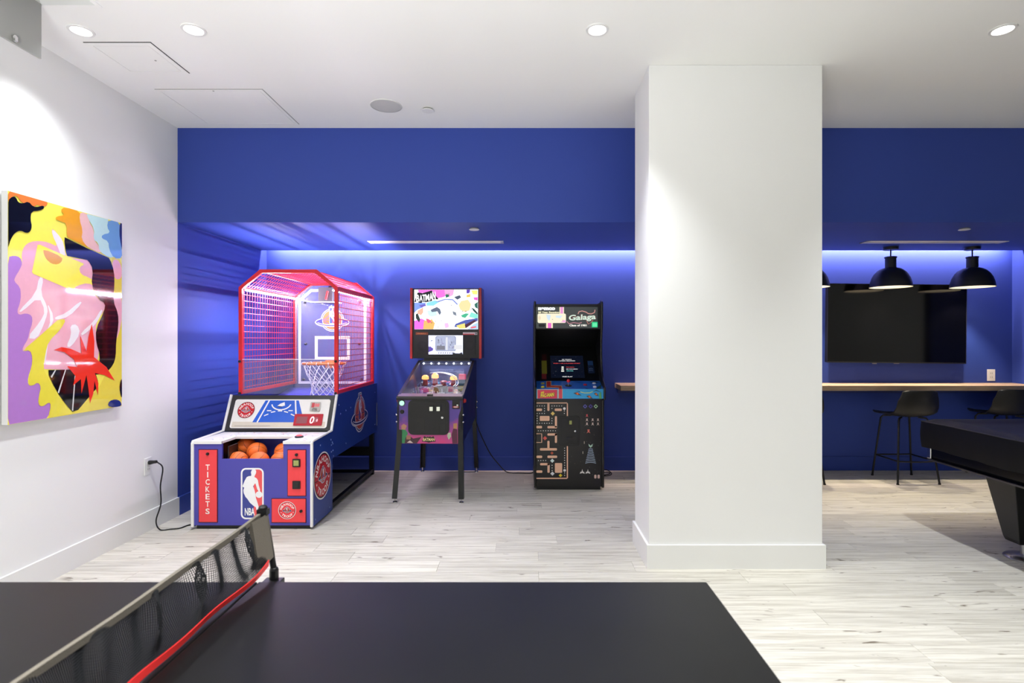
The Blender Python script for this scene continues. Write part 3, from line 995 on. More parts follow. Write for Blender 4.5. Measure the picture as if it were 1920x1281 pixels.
# soft vinyl cover laid over the table
COVER = mat('black_vinyl', '0A0A0C', 0.5, spec=0.25, bump=0.12, bscale=14)
c = thing('table_cover', 'black vinyl cover draped over the pool table', 'cover', (3.67, 2.79, 0.8))
m = MB()
NX, NY = 30, 56
rows = []


def hn(x, y):
    return 0.5 * math.sin(7.1 * x + 3.3 * y) + 0.3 * math.sin(13.7 * x - 9.1 * y + 1.0) + 0.2 * math.sin(23 * y + 5 * x)


cxa, cxb, cya, cyb = PX0 - 0.03, PX1 + 0.03, PY0 - 0.03, PY1 + 0.03
prof = []
for j in range(NY + 1):
    yy = cya + (cyb - cya) * j / NY
    r = []
    for i in range(NX + 1):
        xx = cxa + (cxb - cxa) * i / NX
        dx = min(xx - cxa, cxb - xx)
        dy = min(yy - cya, cyb - yy)
        d = min(dx, dy)
        z = 0.822 + (0.008 if 0.04 < d < 0.13 else 0.0) - (0.012 if d < 0.001 else 0) - (0.006 if d > 0.16 else 0) + 0.002 * hn(xx, yy)
        r.append((xx, yy, z))
    rows.append(r)
m.grid(rows)
# skirt rows hanging from the edge loop
edge = rows[0] + [r[-1] for r in rows[1:]] + list(reversed(rows[-1]))[1:] + [r[0] for r in reversed(rows[1:-1])]
cxm, cym = (cxa + cxb) / 2, (cya + cyb) / 2
sk = []
for k in range(8):
    f = k / 7
    ring = []
    for (xx, yy, z) in edge:
        ox = -1 if abs(xx - cxa) < 1e-6 else 1 if abs(xx - cxb) < 1e-6 else 0
        oy = -1 if abs(yy - cya) < 1e-6 else 1 if abs(yy - cyb) < 1e-6 else 0
        q = 0.007 * f * hn(xx * 1.7 + 2, yy * 1.7) + 0.006 * math.sin(f * 3)
        ring.append((xx + ox * q, yy + oy * q, z - (0.192 + 0.006 * hn(xx * 2, yy * 2)) * f))
    sk.append(ring)
m.grid(sk, closed=True)
m.build('sheet', COVER, c, smooth=True)
piping = [(p[0] + (0.0015 if p[0] > cxm else -0.0015), p[1] + (0.0015 if p[1] > cym else -0.0015), p[2]) for p in sk[0]]
MB().tube(piping, 0.0035, 6, closed=True).build('seam_piping', mat('piping_black', '161618', 0.45), c, smooth=True)

# ================================================================== TABLE TENNIS
TZ, TY0, TY1, TXL, TXR, NETX = 0.76, 0.12, 1.48, -1.95, 0.493, -0.727
TOP = mat('table_black', '141414', 0.42, spec=0.2, vary=0.3, vscale=5)
t = thing('ping_pong_table', 'matt black table tennis table in the foreground', 'table', ((TXL + TXR) / 2, 0.8, 0))
MB().box(NETX + 0.0015, TXR, TY0, TY1, TZ - 0.022, TZ).build('table_top', TOP, t, bevel=0.003)
MB().box(TXL, NETX - 0.0015, TY0, TY1, TZ - 0.022, TZ).build('table_top', TOP, t, bevel=0.003)
for (a, b2) in ((NETX + 0.04, TXR - 0.06), (TXL + 0.06, NETX - 0.04)):
    m = MB()
    m.box(a, b2, TY0 + 0.06, TY0 + 0.08, TZ - 0.075, TZ - 0.022).box(a, b2, TY1 - 0.08, TY1 - 0.06, TZ - 0.075, TZ - 0.022)
    m.box(a, a + 0.02, TY0 + 0.08, TY1 - 0.08, TZ - 0.075, TZ - 0.022).box(b2 - 0.02, b2, TY0 + 0.08, TY1 - 0.08, TZ - 0.075, TZ - 0.022)
    m.build('apron', BLACKM, t, fix=False)
    for x in (a + 0.12, b2 - 0.12):
        for y in (TY0 + 0.12, TY1 - 0.12):
            lg = MB().box(x - 0.022, x + 0.022, y - 0.022, y + 0.022, 0.03, TZ - 0.022).build('leg', BLACKM, t, bevel=0.003)
            MB().lathe([(0.028, 0), (0.028, 0.02), (0.015, 0.03)], (x, y, 0), 14, capb=True).build('foot', RUBBER, t)

net = thing('table_net', 'dark mesh net with taupe tape and red bottom cord across the foreground table', 'net', (NETX, 0.8, TZ))
TAPE = mat('taupe_tape', '6F685C', 0.8, bump=0.2, bscale=300)
# posts lean a little towards the left; the far one is seen
def post(y, s):
    m = MB().tube([(NETX + 0.008, y, TZ - 0.03), (NETX - 0.026, y, TZ + 0.172)], 0.0085, 12)
    po = m.build('post', BLACKM, net, smooth=True)
    k = MB().sphere((NETX - 0.028, y, TZ + 0.174), 0.0115, 14, 8, (1.1, 1.1, 0.8))
    k.box(NETX - 0.041, NETX - 0.013, y - 0.011, y + 0.011, TZ + 0.155, TZ + 0.172)
    k.build('post_cap', BLACK, net, smooth=True)
    cl = MB()
    ya, yb = sorted((y + s * 0.012, y - s * 0.17))
    cl.box(NETX - 0.022, NETX + 0.03, ya, yb, TZ - 0.045, TZ - 0.030)
    cl.lathe([(0.0125, -0.03), (0.0125, -0.004), (0.0098, 0.004)], (NETX + 0.004, y, TZ), 14, capb=True, capt=True)
    cl.build('clamp', BLACK, net, bevel=0.002)


post(TY1 + 0.085, 1)
post(TY0 - 0.085, -1)


def nettop(y):
    s = (y - 0.80)
    return (NETX - 0.028, y, TZ + 0.1505 + 0.011 * (s / 0.76) ** 2 + 0.0012 * math.sin(17 * y))


def netbot(y):
    return (NETX - 0.004 + 0.010 * math.sin(9.0 * y + 0.6) + 0.004 * math.sin(23 * y), y, TZ + 0.018 + 0.007 * math.sin(7.5 * y + 2.4) + (0.005 * max(0, (y - 1.40) / 0.12) ** 2))


Y0n, Y1n = TY0 - 0.06, TY1 + 0.062
NY = 430
st = MB()
colz = []
for j in range(NY + 1):
    y = Y0n + (Y1n - Y0n) * j / NY
    a, b2 = Vector(nettop(y)), Vector(netbot(y))
    pts = []
    for i in range(15):
        f = i / 14
        p = a.lerp(b2, f)
        fold = (0.016 * math.sin(38 * y + 4 * math.sin(5 * y)) + 0.008 * math.sin(91 * y + 2)) * math.sin(math.pi * min(1, f * 1.15 + 0.05)) * 0.8
        slide = (0.019 * math.sin(36 * y + 1.0 + 1.4 * f) + 0.004 * math.sin(83 * y)) * math.sin(math.pi * min(1, 0.12 + f * 0.88))
        pts.append(Vector((p.x + fold, p.y + slide, p.z)))
    colz.append(pts)
for pts in colz:
    st.tube(pts, 0.0009, 3, cap=False)
for i in range(0, 15):
    st.tube([c2[i] for c2 in colz], 0.0008, 3, cap=False)
    if i < 14:
        st.tube([c2[i].lerp(c2[i + 1], 0.5) for c2 in colz], 0.0008, 3, cap=False)
o = st.build('net_mesh', mat('net_string', '15161A', 0.8), net, fix=False)
o['kind'] = 'stuff'
# top tape
m = MB()
ra, rb, rc = [], [], []
for j in range(61):
    y = Y0n + (Y1n - Y0n) * j / 60
    x, yy, z = nettop(y)
    ra.append((x - 0.0035, y, z - 0.012)); rb.append((x - 0.0045, y, z + 0.002)); rc.append((x + 0.0045, y, z + 0.002))
    if j == 0:
        rd = []
    rd.append((x + 0.0035, y, z - 0.012))
m.grid([ra, rb, rc, rd, ra])
m.build('top_tape', TAPE, net, smooth=True)
# end sleeves round the posts
for (yp, s) in ((TY1 + 0.085, 1), (TY0 - 0.085, -1)):
    ra = []
    for f in (0, 1):
        z = TZ + 0.158 if f == 0 else TZ + 0.036
        xo = NETX - 0.026 + (0.020 if f else 0.0)
        ring = [(xo - 0.011, yp + s * 0.004, z), (xo - 0.010, yp - s * 0.03, z - 0.004 * f), (xo - 0.006, yp - s * 0.078, z - 0.007 * f), (xo + 0.006, yp - s * 0.078, z - 0.007 * f),
                (xo + 0.010, yp - s * 0.03, z - 0.004 * f), (xo + 0.011, yp + s * 0.004, z), (xo + 0.007, yp + s * 0.012, z), (xo - 0.007, yp + s * 0.012, z)]
        ra.append(ring)
    MB().grid(ra, closed=True).build('end_sleeve', TAPE, net, smooth=True)
# red cord along the bottom edge: a flat ribbon
m = MB()
pa, pb, pc, pd = [], [], [], []
for j in range(91):
    y = Y0n + (Y1n - 0.012 - Y0n) * j / 90
    x, yy, z = netbot(y)
    tw2 = 0.35 * math.sin(6 * y)
    dx, dz = 0.0085 * math.sin(tw2), 0.0085 * math.cos(tw2)
    pa.append((x - dx + 0.003, y, z - dz)); pb.append((x + dx + 0.003, y, z + dz)); pc.append((x + dx, y, z + dz)); pd.append((x - dx, y, z - dz))
m.grid([pa, pb, pc, pd, pa])
m.build('bottom_cord', mat('red_cord', 'FA3A38', 0.5), net, smooth=True)


# ================================================================== BASKETBALL GAME
GBLUE = mat('cabinet_blue', '1F3C8C', 0.35, spec=0.4)
GFRONT = mat('cabinet_violet_blue', '4B48A6', 0.35, spec=0.4)
TMOLD = mat('white_t_molding', 'F1F0EE', 0.35)
RED = mat('cage_red', 'E01E28', 0.4)
WIRE = mat('wire_red', 'D8283C', 0.4)
DOORRED = mat('door_red', 'EE4046', 0.4)
INNER = mat('inner_blue', '4A4FB8', 0.5)
ACRYL = glassy('clear_acrylic', 'F6F8FC', 0.06)
BOARD = glassy('board_acrylic', 'E6EAFA', 0.10)
gx0, gx1, gy = -2.492, -1.583, 4.057
GMX = (gx0 + gx1) / 2
game = thing('basketball_game', 'tall blue and red caged basketball arcade game in the left corner of the alcove', 'arcade game', (GMX, gy, 0))

# side panels
sprof = [(gy, 0.02), (4.465, 0.02), (4.465, 0.44), (5.81, 0.44), (5.81, 0.95), (4.595, 0.95), (4.467, 0.667), (gy, 0.655)]
for xa, xb in ((gx0, gx0 + 0.02), (gx1 - 0.02, gx1)):
    MB().prism(sprof, 'x', xa, xb).build('side_panel', GBLUE, game, fix=True)
    xm = (xa + xb) / 2
    MB().tube([(xm, gy, 0.02), (xm, gy, 0.645), (xm, gy + 0.012, 0.655)], 0.0115, 8).tube([(xm, gy + 0.005, 0.655), (xm, 4.467, 0.667), (xm, 4.595, 0.95)], 0.0115, 8).build('edge_trim', TMOLD, game, smooth=True)
# front panel with the ball opening
nx0, nx1, nz = -2.263, -1.806, 0.525
fp = [(gx0 + 0.02, 0.03), (gx1 - 0.02, 0.03), (gx1 - 0.02, 0.64), (nx1, 0.64), (nx1, nz), (nx0, nz), (nx0, 0.64), (gx0 + 0.02, 0.64)]
MB().prism(fp, 'y', gy + 0.002, gy + 0.018).build('front_panel', GFRONT, game)
# plinth
MB().box(gx0 + 0.03, gx1 - 0.03, gy + 0.02, 4.44, 0.0, 0.04).build('plinth', BLACK, game, fix=False)
MB().box(gx0 + 0.02, gx1 - 0.02, 4.448, 4.465, 0.03, 0.44).build('box_back', BLACK, game, fix=False)
# deck with its cut-out
DK = mat('deck_white', 'EDEBEA', 0.35)
ym = 4.255
dk = MB()
dk.prism([(gx0 + 0.02, gy), (nx0, gy), (nx0, ym), (nx1, ym), (nx1, gy), (gx1 - 0.02, gy), (gx1 - 0.02, 4.47), (gx0 + 0.02, 4.47)], 'z', 0.640, 0.657)
dk.build('deck', DK, game)
MB().box(gx0 + 0.02, nx0, gy - 0.006, gy + 0.01, 0.638, 0.659).build('deck_edge', TMOLD, game, fix=False)
MB().box(nx1, gx1 - 0.02, gy - 0.006, gy + 0.01, 0.638, 0.659).build('deck_edge', TMOLD, game, fix=False)
dp = Print((0 - 0, 0, 0.657), (1, 0, 0), (0, 1, 0))
dr = random.Random(5)
for i in range(70):
    x = dr.uniform(gx0 + 0.05, gx1 - 0.06)
    y = dr.uniform(gy + 0.03, 4.45)
    if nx0 - 0.03 < x < nx1 + 0.03 and y < ym + 0.02:
        continue
    if math.hypot(x + 1.757, y - 4.225) < 0.05:
        continue
    a = dr.uniform(0, 180)
    l2 = dr.uniform(0.012, 0.03)
    c = dr.choice(['D9A9A9', 'C9CCE4', 'E2C7C2', 'B9BEDB', 'E8B4B4', 'BDBDC6'])
    dp.layer = 1
    dp.line([(x - l2 * math.cos(R(a)), y - l2 * math.sin(R(a))), (x + l2 * math.cos(R(a)), y + l2 * math.sin(R(a)))], 0.010, c)
dp.build('deck_print', game)
# start button
MB().lathe([(0.032, 0), (0.032, 0.010), (0.027, 0.013)], (-1.757, 4.225, 0.657), 24, capt=True).build('button_bezel', BLACK, game, smooth=True)
MB().lathe([(0.0002, 0.020), (0.018, 0.019), (0.025, 0.013)], (-1.757, 4.225, 0.657), 24).build('start_button', DOORRED, game, smooth=True)
# ball trough
tr = MB().use(INNER)
tx0, tx1 = nx0 - 0.045, nx1 + 0.045


def tz(y):
    return 0.395 + 0.2 * (y - 4.07)


tr.prism([(4.075, tz(4.075) - 0.015), (4.44, tz(4.44) - 0.015), (4.44, tz(4.44)), (4.075, tz(4.075))], 'x', tx0, tx1)
tr.box(tx0, tx1, 4.43, 4.445, 0.44, 0.64)
tr.box(tx1, tx1 + 0.012, 4.075, 4.445, 0.39, 0.64)
tr.use(BLACK)
tr.box(tx0 - 0.012, tx0, 4.075, 4.445, 0.39, 0.64)
tr.build('ball_trough', None, game, fix=False)
dvd = MB().box(nx0 + 0.028, nx0 + 0.036, 4.085, 4.22, tz(4.1) + 0.0, 0.615)
dvd.build('trough_divider', BLACK, game, bevel=0.003)


# graphics ----------------------------------------------------------------
def logo_ball(d, cx, cy, w, pale=False):
    """basketball circled by an orbit ring with a player tag in front"""
    navy = '4A48A8' if pale else '14205E'
    org = 'C88048' if pale else 'D2572A'
    wh = 'F4F4FA' if pale else 'E9E4EA'
    yb, yr = cy + 0.01 * w, cy - 0.06 * w
    d.ell(cx, yr, 0.5 * w, 0.15 * w, wh)
    d.ell(cx, yb, 0.335 * w, 0.335 * w, wh)
    d.rr(cx - 0.10 * w, yb, cx + 0.10 * w, yb + 0.395 * w, 0.03 * w, wh, 3)
    d.ell(cx, yr, 0.475 * w, 0.127 * w, navy)
    d.ell(cx, yb, 0.312 * w, 0.312 * w, navy)
    d.rr(cx - 0.082 * w, yb, cx + 0.082 * w, yb + 0.375 * w, 0.03 * w, navy, 3)
    d.ell(cx, yb, 0.29 * w, 0.29 * w, wh)
    d.ell(cx, yb, 0.275 * w, 0.275 * w, org)
    t = 0.014 * w
    d.line([(cx - 0.275 * w, yb), (cx + 0.275 * w, yb)], t, navy)
    d.arc(cx - 0.36 * w, yb + 0.22 * w, 0.30 * w, 0.22 * w, t, navy, -75, 5)
    d.arc(cx + 0.36 * w, yb + 0.22 * w, 0.30 * w, 0.22 * w, t, navy, 175, 255)
    d.arc(cx - 0.36 * w, yb - 0.22 * w, 0.30 * w, 0.2 * w, t, navy, 0, 70)
    d.arc(cx + 0.36 * w, yb - 0.22 * w, 0.30 * w, 0.2 * w, t, navy, 110, 180)
    # tag with the player
    x0, x1, y0, y1 = cx - 0.085 * w, cx + 0.085 * w, yb - 0.11 * w, yb + 0.36 * w
    d.rr(x0, y0, x1, y1, 0.03 * w, wh, 3)
    g = 0.012 * w
    d.rr(x0 + g, y0 + g, cx, y1 - g, 0.02 * w, '4858A8' if pale else '20348C', 3)
    d.rr(cx, y0 + g, x1 - g, y1 - g, 0.02 * w, 'D06070' if pale else 'D8343C', 3)
    k = 0.46 * w
    d.poly([(cx + p[0] * k * 0.9, (y0 + y1) / 2 + p[1] * k * 0.92) for p in PLAYER], wh)
    d.ell(cx + 0.13 * k, (y0 + y1) / 2 - 0.02 * k, 0.055 * k, 0.055 * k, wh, 12)
    # near half of the ring passes in front of the ball
    for (a, b, c) in ((0.475, 0.127, wh), (0.450, 0.107, navy)):
        d.arc(cx, yr, a * w, b * w, 0.028 * w, c, 188, 352)
    d.arc(cx, yr + 0.01 * w, 0.43 * w, 0.085 * w, 0.02 * w, wh, 190, 350)


def logo_round(d, cx, cy, r, pale=False):
    red = 'F0404A' if pale else 'C91C28'
    wh = 'FFF4F0' if pale else 'F2E9E4'
    d.ell(cx, cy, r, r, wh, 40)
    d.ell(cx, cy, 0.94 * r, 0.94 * r, '5A1A24' if pale else '141018', 40)
    d.ell(cx, cy, 0.885 * r, 0.885 * r, red, 40)
    for txt, a0, a1, flip in (('NBA', 163, 117, 0), ('HOOP', 92, 20, 0), ('TROOP', 228, 318, 1)):
        for i, ch in enumerate(txt):
            a = a0 + (a1 - a0) * i / (len(txt) - 1)
            d.text(ch, cx + 0.70 * r * math.cos(R(a)), cy + 0.70 * r * math.sin(R(a)), 0.27 * r, wh, rot=a - 90 + (180 if flip else 0), bold=0.03, up=False)
    d.up()
    for a in (200, 343):
        d.ell(cx + 0.72 * r * math.cos(R(a)), cy + 0.72 * r * math.sin(R(a)), 0.05 * r, 0.05 * r, wh, 8)
    d.line([(cx - 0.88 * r, cy - 0.10 * r), (cx - 0.55 * r, cy - 0.10 * r)], 0.035 * r, '2A1420')
    d.line([(cx + 0.55 * r, cy - 0.10 * r), (cx + 0.88 * r, cy - 0.10 * r)], 0.035 * r, '2A1420')
    logo_ball(d, cx, cy, 1.02 * r)


FX = lambda zx: zx * 0.0009005 - 2.645
FZ = lambda zy: 1.0859 - zy * 0.0009005


def red_door(name, x0, x1, z0, z1):
    o = MB().box(x0, x1, gy - 0.005, gy + 0.004, z0, z1).build(name, DOORRED, game, bevel=0.0015)
    MB().box(x0 - 0.005, x1 + 0.005, gy - 0.0012, gy + 0.004, z0 - 0.005, z1 + 0.005).build('door_gap', mat('gap_dark_red', '4A1030', 0.6), game, fix=False)
    return o


def part_in(obj, parent):
    """hang a part, built in room coordinates, below another part of the same thing"""
    obj.parent = parent
    return obj


tick = red_door('ticket_door', FX(237), FX(385), FZ(1143), FZ(547))
coin = red_door('coin_door', FX(972), FX(1118), FZ(925), FZ(549))
serv = red_door('service_door', FX(840), FX(1118), FZ(1145), FZ(953))


def keylock(zx, zy, parent, r=0.011):
    o = MB().lathe([(0.0002, -0.012), (r * 0.8, -0.012), (r, -0.008), (r, 0.0)], (FX(zx), gy - 0.004, FZ(zy)), 18, 'y').build('key_lock', BLACK, game, smooth=True)
    part_in(o, parent)


keylock(310, 578, tick)
keylock(1045, 586, coin)
keylock(1083, 1052, serv)
for i, zy in enumerate((653, 835)):
    cx, cz = FX(1045), FZ(zy)
    o = MB().box(cx - 0.029, cx + 0.029, gy - 0.014, gy - 0.004, cz - 0.030, cz + 0.030).build('coin_slot', BLACK, game, bevel=0.003)
    part_in(o, coin)
    o = MB().box(cx - 0.019, cx + 0.019, gy - 0.0165, gy - 0.013, cz - 0.020, cz + 0.020).build('coin_insert', mat('coin_insert_%d' % i, '9DA35C' if i == 0 else '1C1C1C', 0.4), game, bevel=0.001)
    part_in(o, coin)
d = Print((0, gy - 0.005, 0), (1, 0, 0), (0, 0, 1))
for i, ch in enumerate('TICKETS'):
    zy = 690 + i * 60.5
    d.text(ch, FX(310), FZ(zy), 0.042, 'FFEDE8', w=0.031 if ch != 'I' else 0.009, bold=0.02)
part_in(d.build('ticket_lettering', game), tick)
d = Print((0, gy - 0.005, 0), (1, 0, 0), (0, 0, 1))
logo_round(d, FX(967), FZ(1045), 0.066, pale=True)
part_in(d.build('round_emblem', game), serv)

d = Print((0, gy + 0.002, 0), (1, 0, 0), (0, 0, 1))
lx0, lx1, lz0, lz1 = FX(580), FX(770), FZ(1122), FZ(697)
lcx, lcz = (lx0 + lx1) / 2, (lz0 + lz1) / 2
d.rr(lx0, lz0, lx1, lz1, 0.038, 'F8F8FA', 6)
g = 0.012
d.rr(lx0 + g, lz0 + g, lx1 - g, lz1 - g, 0.027, '3C4592', 6)
q = [(x, z) for x, z in rrpts(lx0 + g, lz0 + g, lx1 - g, lz1 - g, 0.027, 6) if x > lcx]
d.poly([(lcx + 0.012, lz0 + g)] + q + [(lcx + 0.012, lz1 - g)], 'EE5A5C')
LH = lz1 - lz0
d.poly([(lcx - 0.0005 + p[0] * LH, lcz + p[1] * LH) for p in PLAYER], 'F8F8FA')
d.ell(lcx + 0.131 * LH, lcz - 0.018 * LH, 0.065 * LH, 0.065 * LH, 'F8F8FA', 24)
d.text('NBA', lcx - 0.048 * LH, lcz - 0.352 * LH, 0.145 * LH, 'F8F8FA', w=0.195 * LH, bold=0.03)
d.build('league_emblem', game)

# side emblems
d = Print((gx1, 0, 0), (0, 1, 0), (0, 0, 1))
logo_round(d, 4.25, 0.356, 0.183)
d.build('round_emblem', game)
d = Print((gx1, 0, 0), (0, 1, 0), (0, 0, 1))
logo_ball(d, 5.205, 0.70, 0.52)
d.build('orbit_emblem', game)
rv = MB()
for (y, z) in ((4.43, 0.60), (4.46, 0.575), (4.44, 0.555), (4.475, 0.56), (4.44, 0.50), (4.475, 0.505), (4.49, 0.455), (4.40, 0.06), (4.10, 0.06), (4.66, 0.78), (4.80, 0.79), (4.93, 0.80), (4.80, 0.50),
               (5.72, 0.86), (5.72, 0.52), (4.62, 0.86), (4.20, 0.60)):
    rv.lathe([(0.007, 0), (0.006, 0.0025), (0.0002, 0.0035)], (gx1, y, z), 8, 'x')
o = rv.build('rivets', mat('rivet_blue', '7F93C8', 0.35, 0.5), game, smooth=True)
o['kind'] = 'stuff'
MB().box(gx1, gx1 + 0.003, 5.79, 5.806, 0.5, 0.74).build('hinge_strip', STEEL, game, fix=False)

# sloping scoreboard
A = Vector((0, 4.467, 0.667)); B = Vector((0, 4.597, 0.945))
sv = (B - A).normalized()
sn = Vector((1, 0, 0)).cross(sv)
SL = (B - A).length
sb = MB()
x0, x1 = gx0 + 0.02, gx1 - 0.02
for (u0, u1, v0, v1, dd0, dd1) in ((x0, x1, 0, SL, -0.02, 0.0),):
    vs = []
    for dd in (dd0, dd1):
        for u, v in ((u0, v0), (u1, v0), (u1, v1), (u0, v1)):
            vs.append(A + Vector((u, 0, 0)) + sv * v + sn * dd)
    sb.add(vs, [(0, 3, 2, 1), (4, 5, 6, 7), (0, 1, 5, 4), (1, 2, 6, 5), (2, 3, 7, 6), (3, 0, 4, 7)])
board = sb.build('scoreboard', mat('bezel_charcoal', '191A1C', 0.3), game, fix=False)
d = Print(A, (1, 0, 0), sv, rough=0.15)
bx0, bx1, bv0, bv1 = x0 + 0.035, x1 - 0.035, 0.022, SL - 0.036
d.rr(bx0, bv0, bx1, bv1, 0.018, 'F3F1EC')
BWd, BHt = bx1 - bx0, bv1 - bv0
U = lambda f: bx0 + f * BWd
V = lambda f: bv0 + f * BHt
d.rect(U(0.02), V(0.03), U(0.98), V(0.22), 'DCD3C2')
d.poly([(U(0.315), V(0.96)), (U(0.665), V(0.96)), (U(0.76), V(0.20)), (U(0.225), V(0.20))], '2E62CC')
d.line([(U(0.355), V(0.96)), (U(0.275), V(0.20))], 0.012, 'F4F4F4')
d.line([(U(0.63), V(0.96)), (U(0.68), V(0.20))], 0.012, 'F4F4F4')
d.arc(U(0.49), V(0.86), 0.085, 0.062, 0.010, 'F4F4F4', 190, 350)
d.poly([(U(0.45), V(0.76)), (U(0.475), V(0.84)), (U(0.52), V(0.90)), (U(0.53), V(0.78)), (U(0.50), V(0.75))], 'F6F6F6')
d.line([(U(0.455), V(0.75)), (U(0.50), V(0.735))], 0.006, '1A2040')
for fx, fv, a in ((0.375, 0.60, 0), (0.42, 0.555, 12), (0.49, 0.59, 0), (0.555, 0.555, -14), (0.60, 0.60, 0), (0.355, 0.45, 25), (0.63, 0.45, -25)):
    l2 = 0.018
    d.line([(U(fx) - l2 * math.cos(R(a)), V(fv) - l2 * math.sin(R(a))), (U(fx) + l2 * math.cos(R(a)), V(fv) + l2 * math.sin(R(a)))], 0.009, 'F4F4F4')
d.line([(U(0.05), V(0.075)), (U(0.42), V(0.075))], 0.003, '9A958C')
cx, cy = U(0.135), V(0.62)
logo_round(d, cx, cy, 0.075, pale=False)
d.rr(U(0.80), V(0.58), U(0.905), V(0.89), 0.006, 'B9B6B0', 3)
d.rect(U(0.815), V(0.70), U(0.845), V(0.86), 'C44A50')
d.text('88', U(0.872), V(0.78), 0.030, 'F06A70', bold=0.03)
d.text('HIGH', U(0.853), V(0.665), 0.010, '20181A', w=0.035)
d.text('SCORE', U(0.853), V(0.615), 0.010, '20181A', w=0.042)
part_in(d.build('scoreboard_print', game), board)
# score display
dv0, dv1, du0, du1 = V(0.08), V(0.48), U(0.655), U(0.95)
e = MB()
vs = []
for dd in (0.003, 0.008):
    for u, v in ((du0, dv0), (du1, dv0), (du1, dv1), (du0, dv1)):
        vs.append(A + Vector((u, 0, 0)) + sv * v + sn * dd)
e.add(vs, [(0, 3, 2, 1), (4, 5, 6, 7), (0, 1, 5, 4), (1, 2, 6, 5), (2, 3, 7, 6), (3, 0, 4, 7)])
part_in(e.build('score_display', mat('display_red', 'B0182C', 0.2), game, bevel=0.002), board)
d = Print(A + sn * 0.0082, (1, 0, 0), sv, rough=0.2)
d.rect(du0 + 0.022, dv0 + 0.018, du0 + 0.11, dv1 - 0.024, '8E5058')
d.rect(du1 - 0.075, dv0 + 0.026, du1 - 0.038, dv1 - 0.03, '9A5A60')
part_in(d.build('display_print', game), board)
d = Print(A + sn * 0.0088, (1, 0, 0), sv, emit=1.6)
d.text('0', du0 + 0.150, (dv0 + dv1) / 2 - 0.003, 0.062, 'FFD8E0', w=0.036, bold=0.02, shear=0.12)
d.text('0', du1 - 0.044, (dv0 + dv1) / 2 - 0.006, 0.022, 'FFC8D4', w=0.013, bold=0.03, shear=0.1)
part_in(d.build('lit_digits', game), board)

# ramp under the hoop and rear of the body
MB().prism([(4.60, 0.70), (5.72, 0.895), (5.72, 0.91), (4.60, 0.715)], 'x', gx0 + 0.02, gx1 - 0.02).build('ball_ramp', INNER, game, fix=False)
MB().box(gx0 + 0.02, gx1 - 0.02, 5.79, 5.81, 0.44, 0.95).build('rear_panel', GBLUE, game, fix=False)
MB().box(gx0 + 0.02, gx1 - 0.02, 4.47, 5.79, 0.442, 0.455).build('bottom_panel', BLACK, game, fix=False)
# black steel stand at the rear
for x in (gx0 + 0.03, gx1 - 0.03):
    MB().box(x - 0.022, x + 0.022, 5.69, 5.735, 0.0, 0.44).build('stand_post', BLACKM, game, bevel=0.002)
    MB().box(x - 0.018, x + 0.018, 4.465, 5.69, 0.025, 0.062).build('stand_rail', BLACKM, game, bevel=0.002)
MB().box(gx0 + 0.055, gx1 - 0.055, 5.70, 5.728, 0.20, 0.29).build('cross_beam', BLACKM, game, fix=False)
MB().box(gx0 + 0.055, gx1 - 0.055, 5.70, 5.728, 0.02, 0.05).build('cross_beam', BLACKM, game, fix=False)
CB = mat('cable_grey_green', '6E8E8A', 0.5)
MB().tube(bez([(-1.70, 4.62, 0.44), (-1.66, 4.68, 0.33), (-1.68, 4.60, 0.24), (-1.72, 4.47, 0.20)]), 0.004, 6).build('hanging_cable', CB, game, smooth=True)
MB().tube(bez([(-1.74, 4.60, 0.44), (-1.69, 4.62, 0.25), (-1.72, 4.56, 0.12), (-1.76, 4.47, 0.10)]), 0.004, 6).build('hanging_cable', CB, game, smooth=True)

# cage --------------------------------------------------------------------
ax0, ax1, ay0, ay1 = -2.425, -1.587, 4.600, 5.712
az0, azs, azt = 0.955, 1.853, 1.995
chx = 0.172
h = 0.0145
xa, xb = ax0 + h, ax1 - h
hoopf = lambda y: [(xa, y, az0), (xa, y, azs), (xa + chx, y, azt), (xb - chx, y, azt), (xb, y, azs), (xb, y, az0)]
for y in (ay0 + h, ay1 - h):
    o, i_ = [], []
    for (x, yy_, z) in hoopf(y):
        sx_ = -1 if x < GMX else 1
        top = z > 1.9
        o.append((x + sx_ * h * (0.45 if top else 1), z + (h if top else 0.41 * h if z > 1.8 else 0)))
        i_.append((x - sx_ * h * (0.45 if top else 1), z - (h if top else 0.41 * h if z > 1.8 else 0)))
    m = MB()
    n = len(o)
    vs_ = []
    for (a, b2) in ((o, y - h), (i_, y - h), (i_, y + h), (o, y + h)):
        vs_ += [(q[0], b2, q[1]) for q in a]
    fs_ = []
    for k in range(n - 1):
        for s_ in range(4):
            s2 = (s_ + 1) % 4
            fs_.append((s_ * n + k, s_ * n + k + 1, s2 * n + k + 1, s2 * n + k))
    fs_ += [(0, n, 2 * n, 3 * n), (n - 1, 2 * n - 1, 3 * n - 1, 4 * n - 1)]
    m.add(vs_, fs_).build('cage_hoop', RED, game)
for (x, z) in ((xa, azs), (xb, azs), (xa, az0 + h), (xb, az0 + h)):
    MB().box(x - h, x + h, ay0 + 2 * h, ay1 - 2 * h, z - h, z + h).build('cage_rail', RED, game, fix=False)
for (x, z) in ((xa + chx, azt), (xb - chx, azt)):
    MB().box(x - 0.006, x + 0.006, ay0 + 2 * h, ay1 - 2 * h, z - 0.006, z + 0.006).build('cage_rail', RED, game, fix=False)


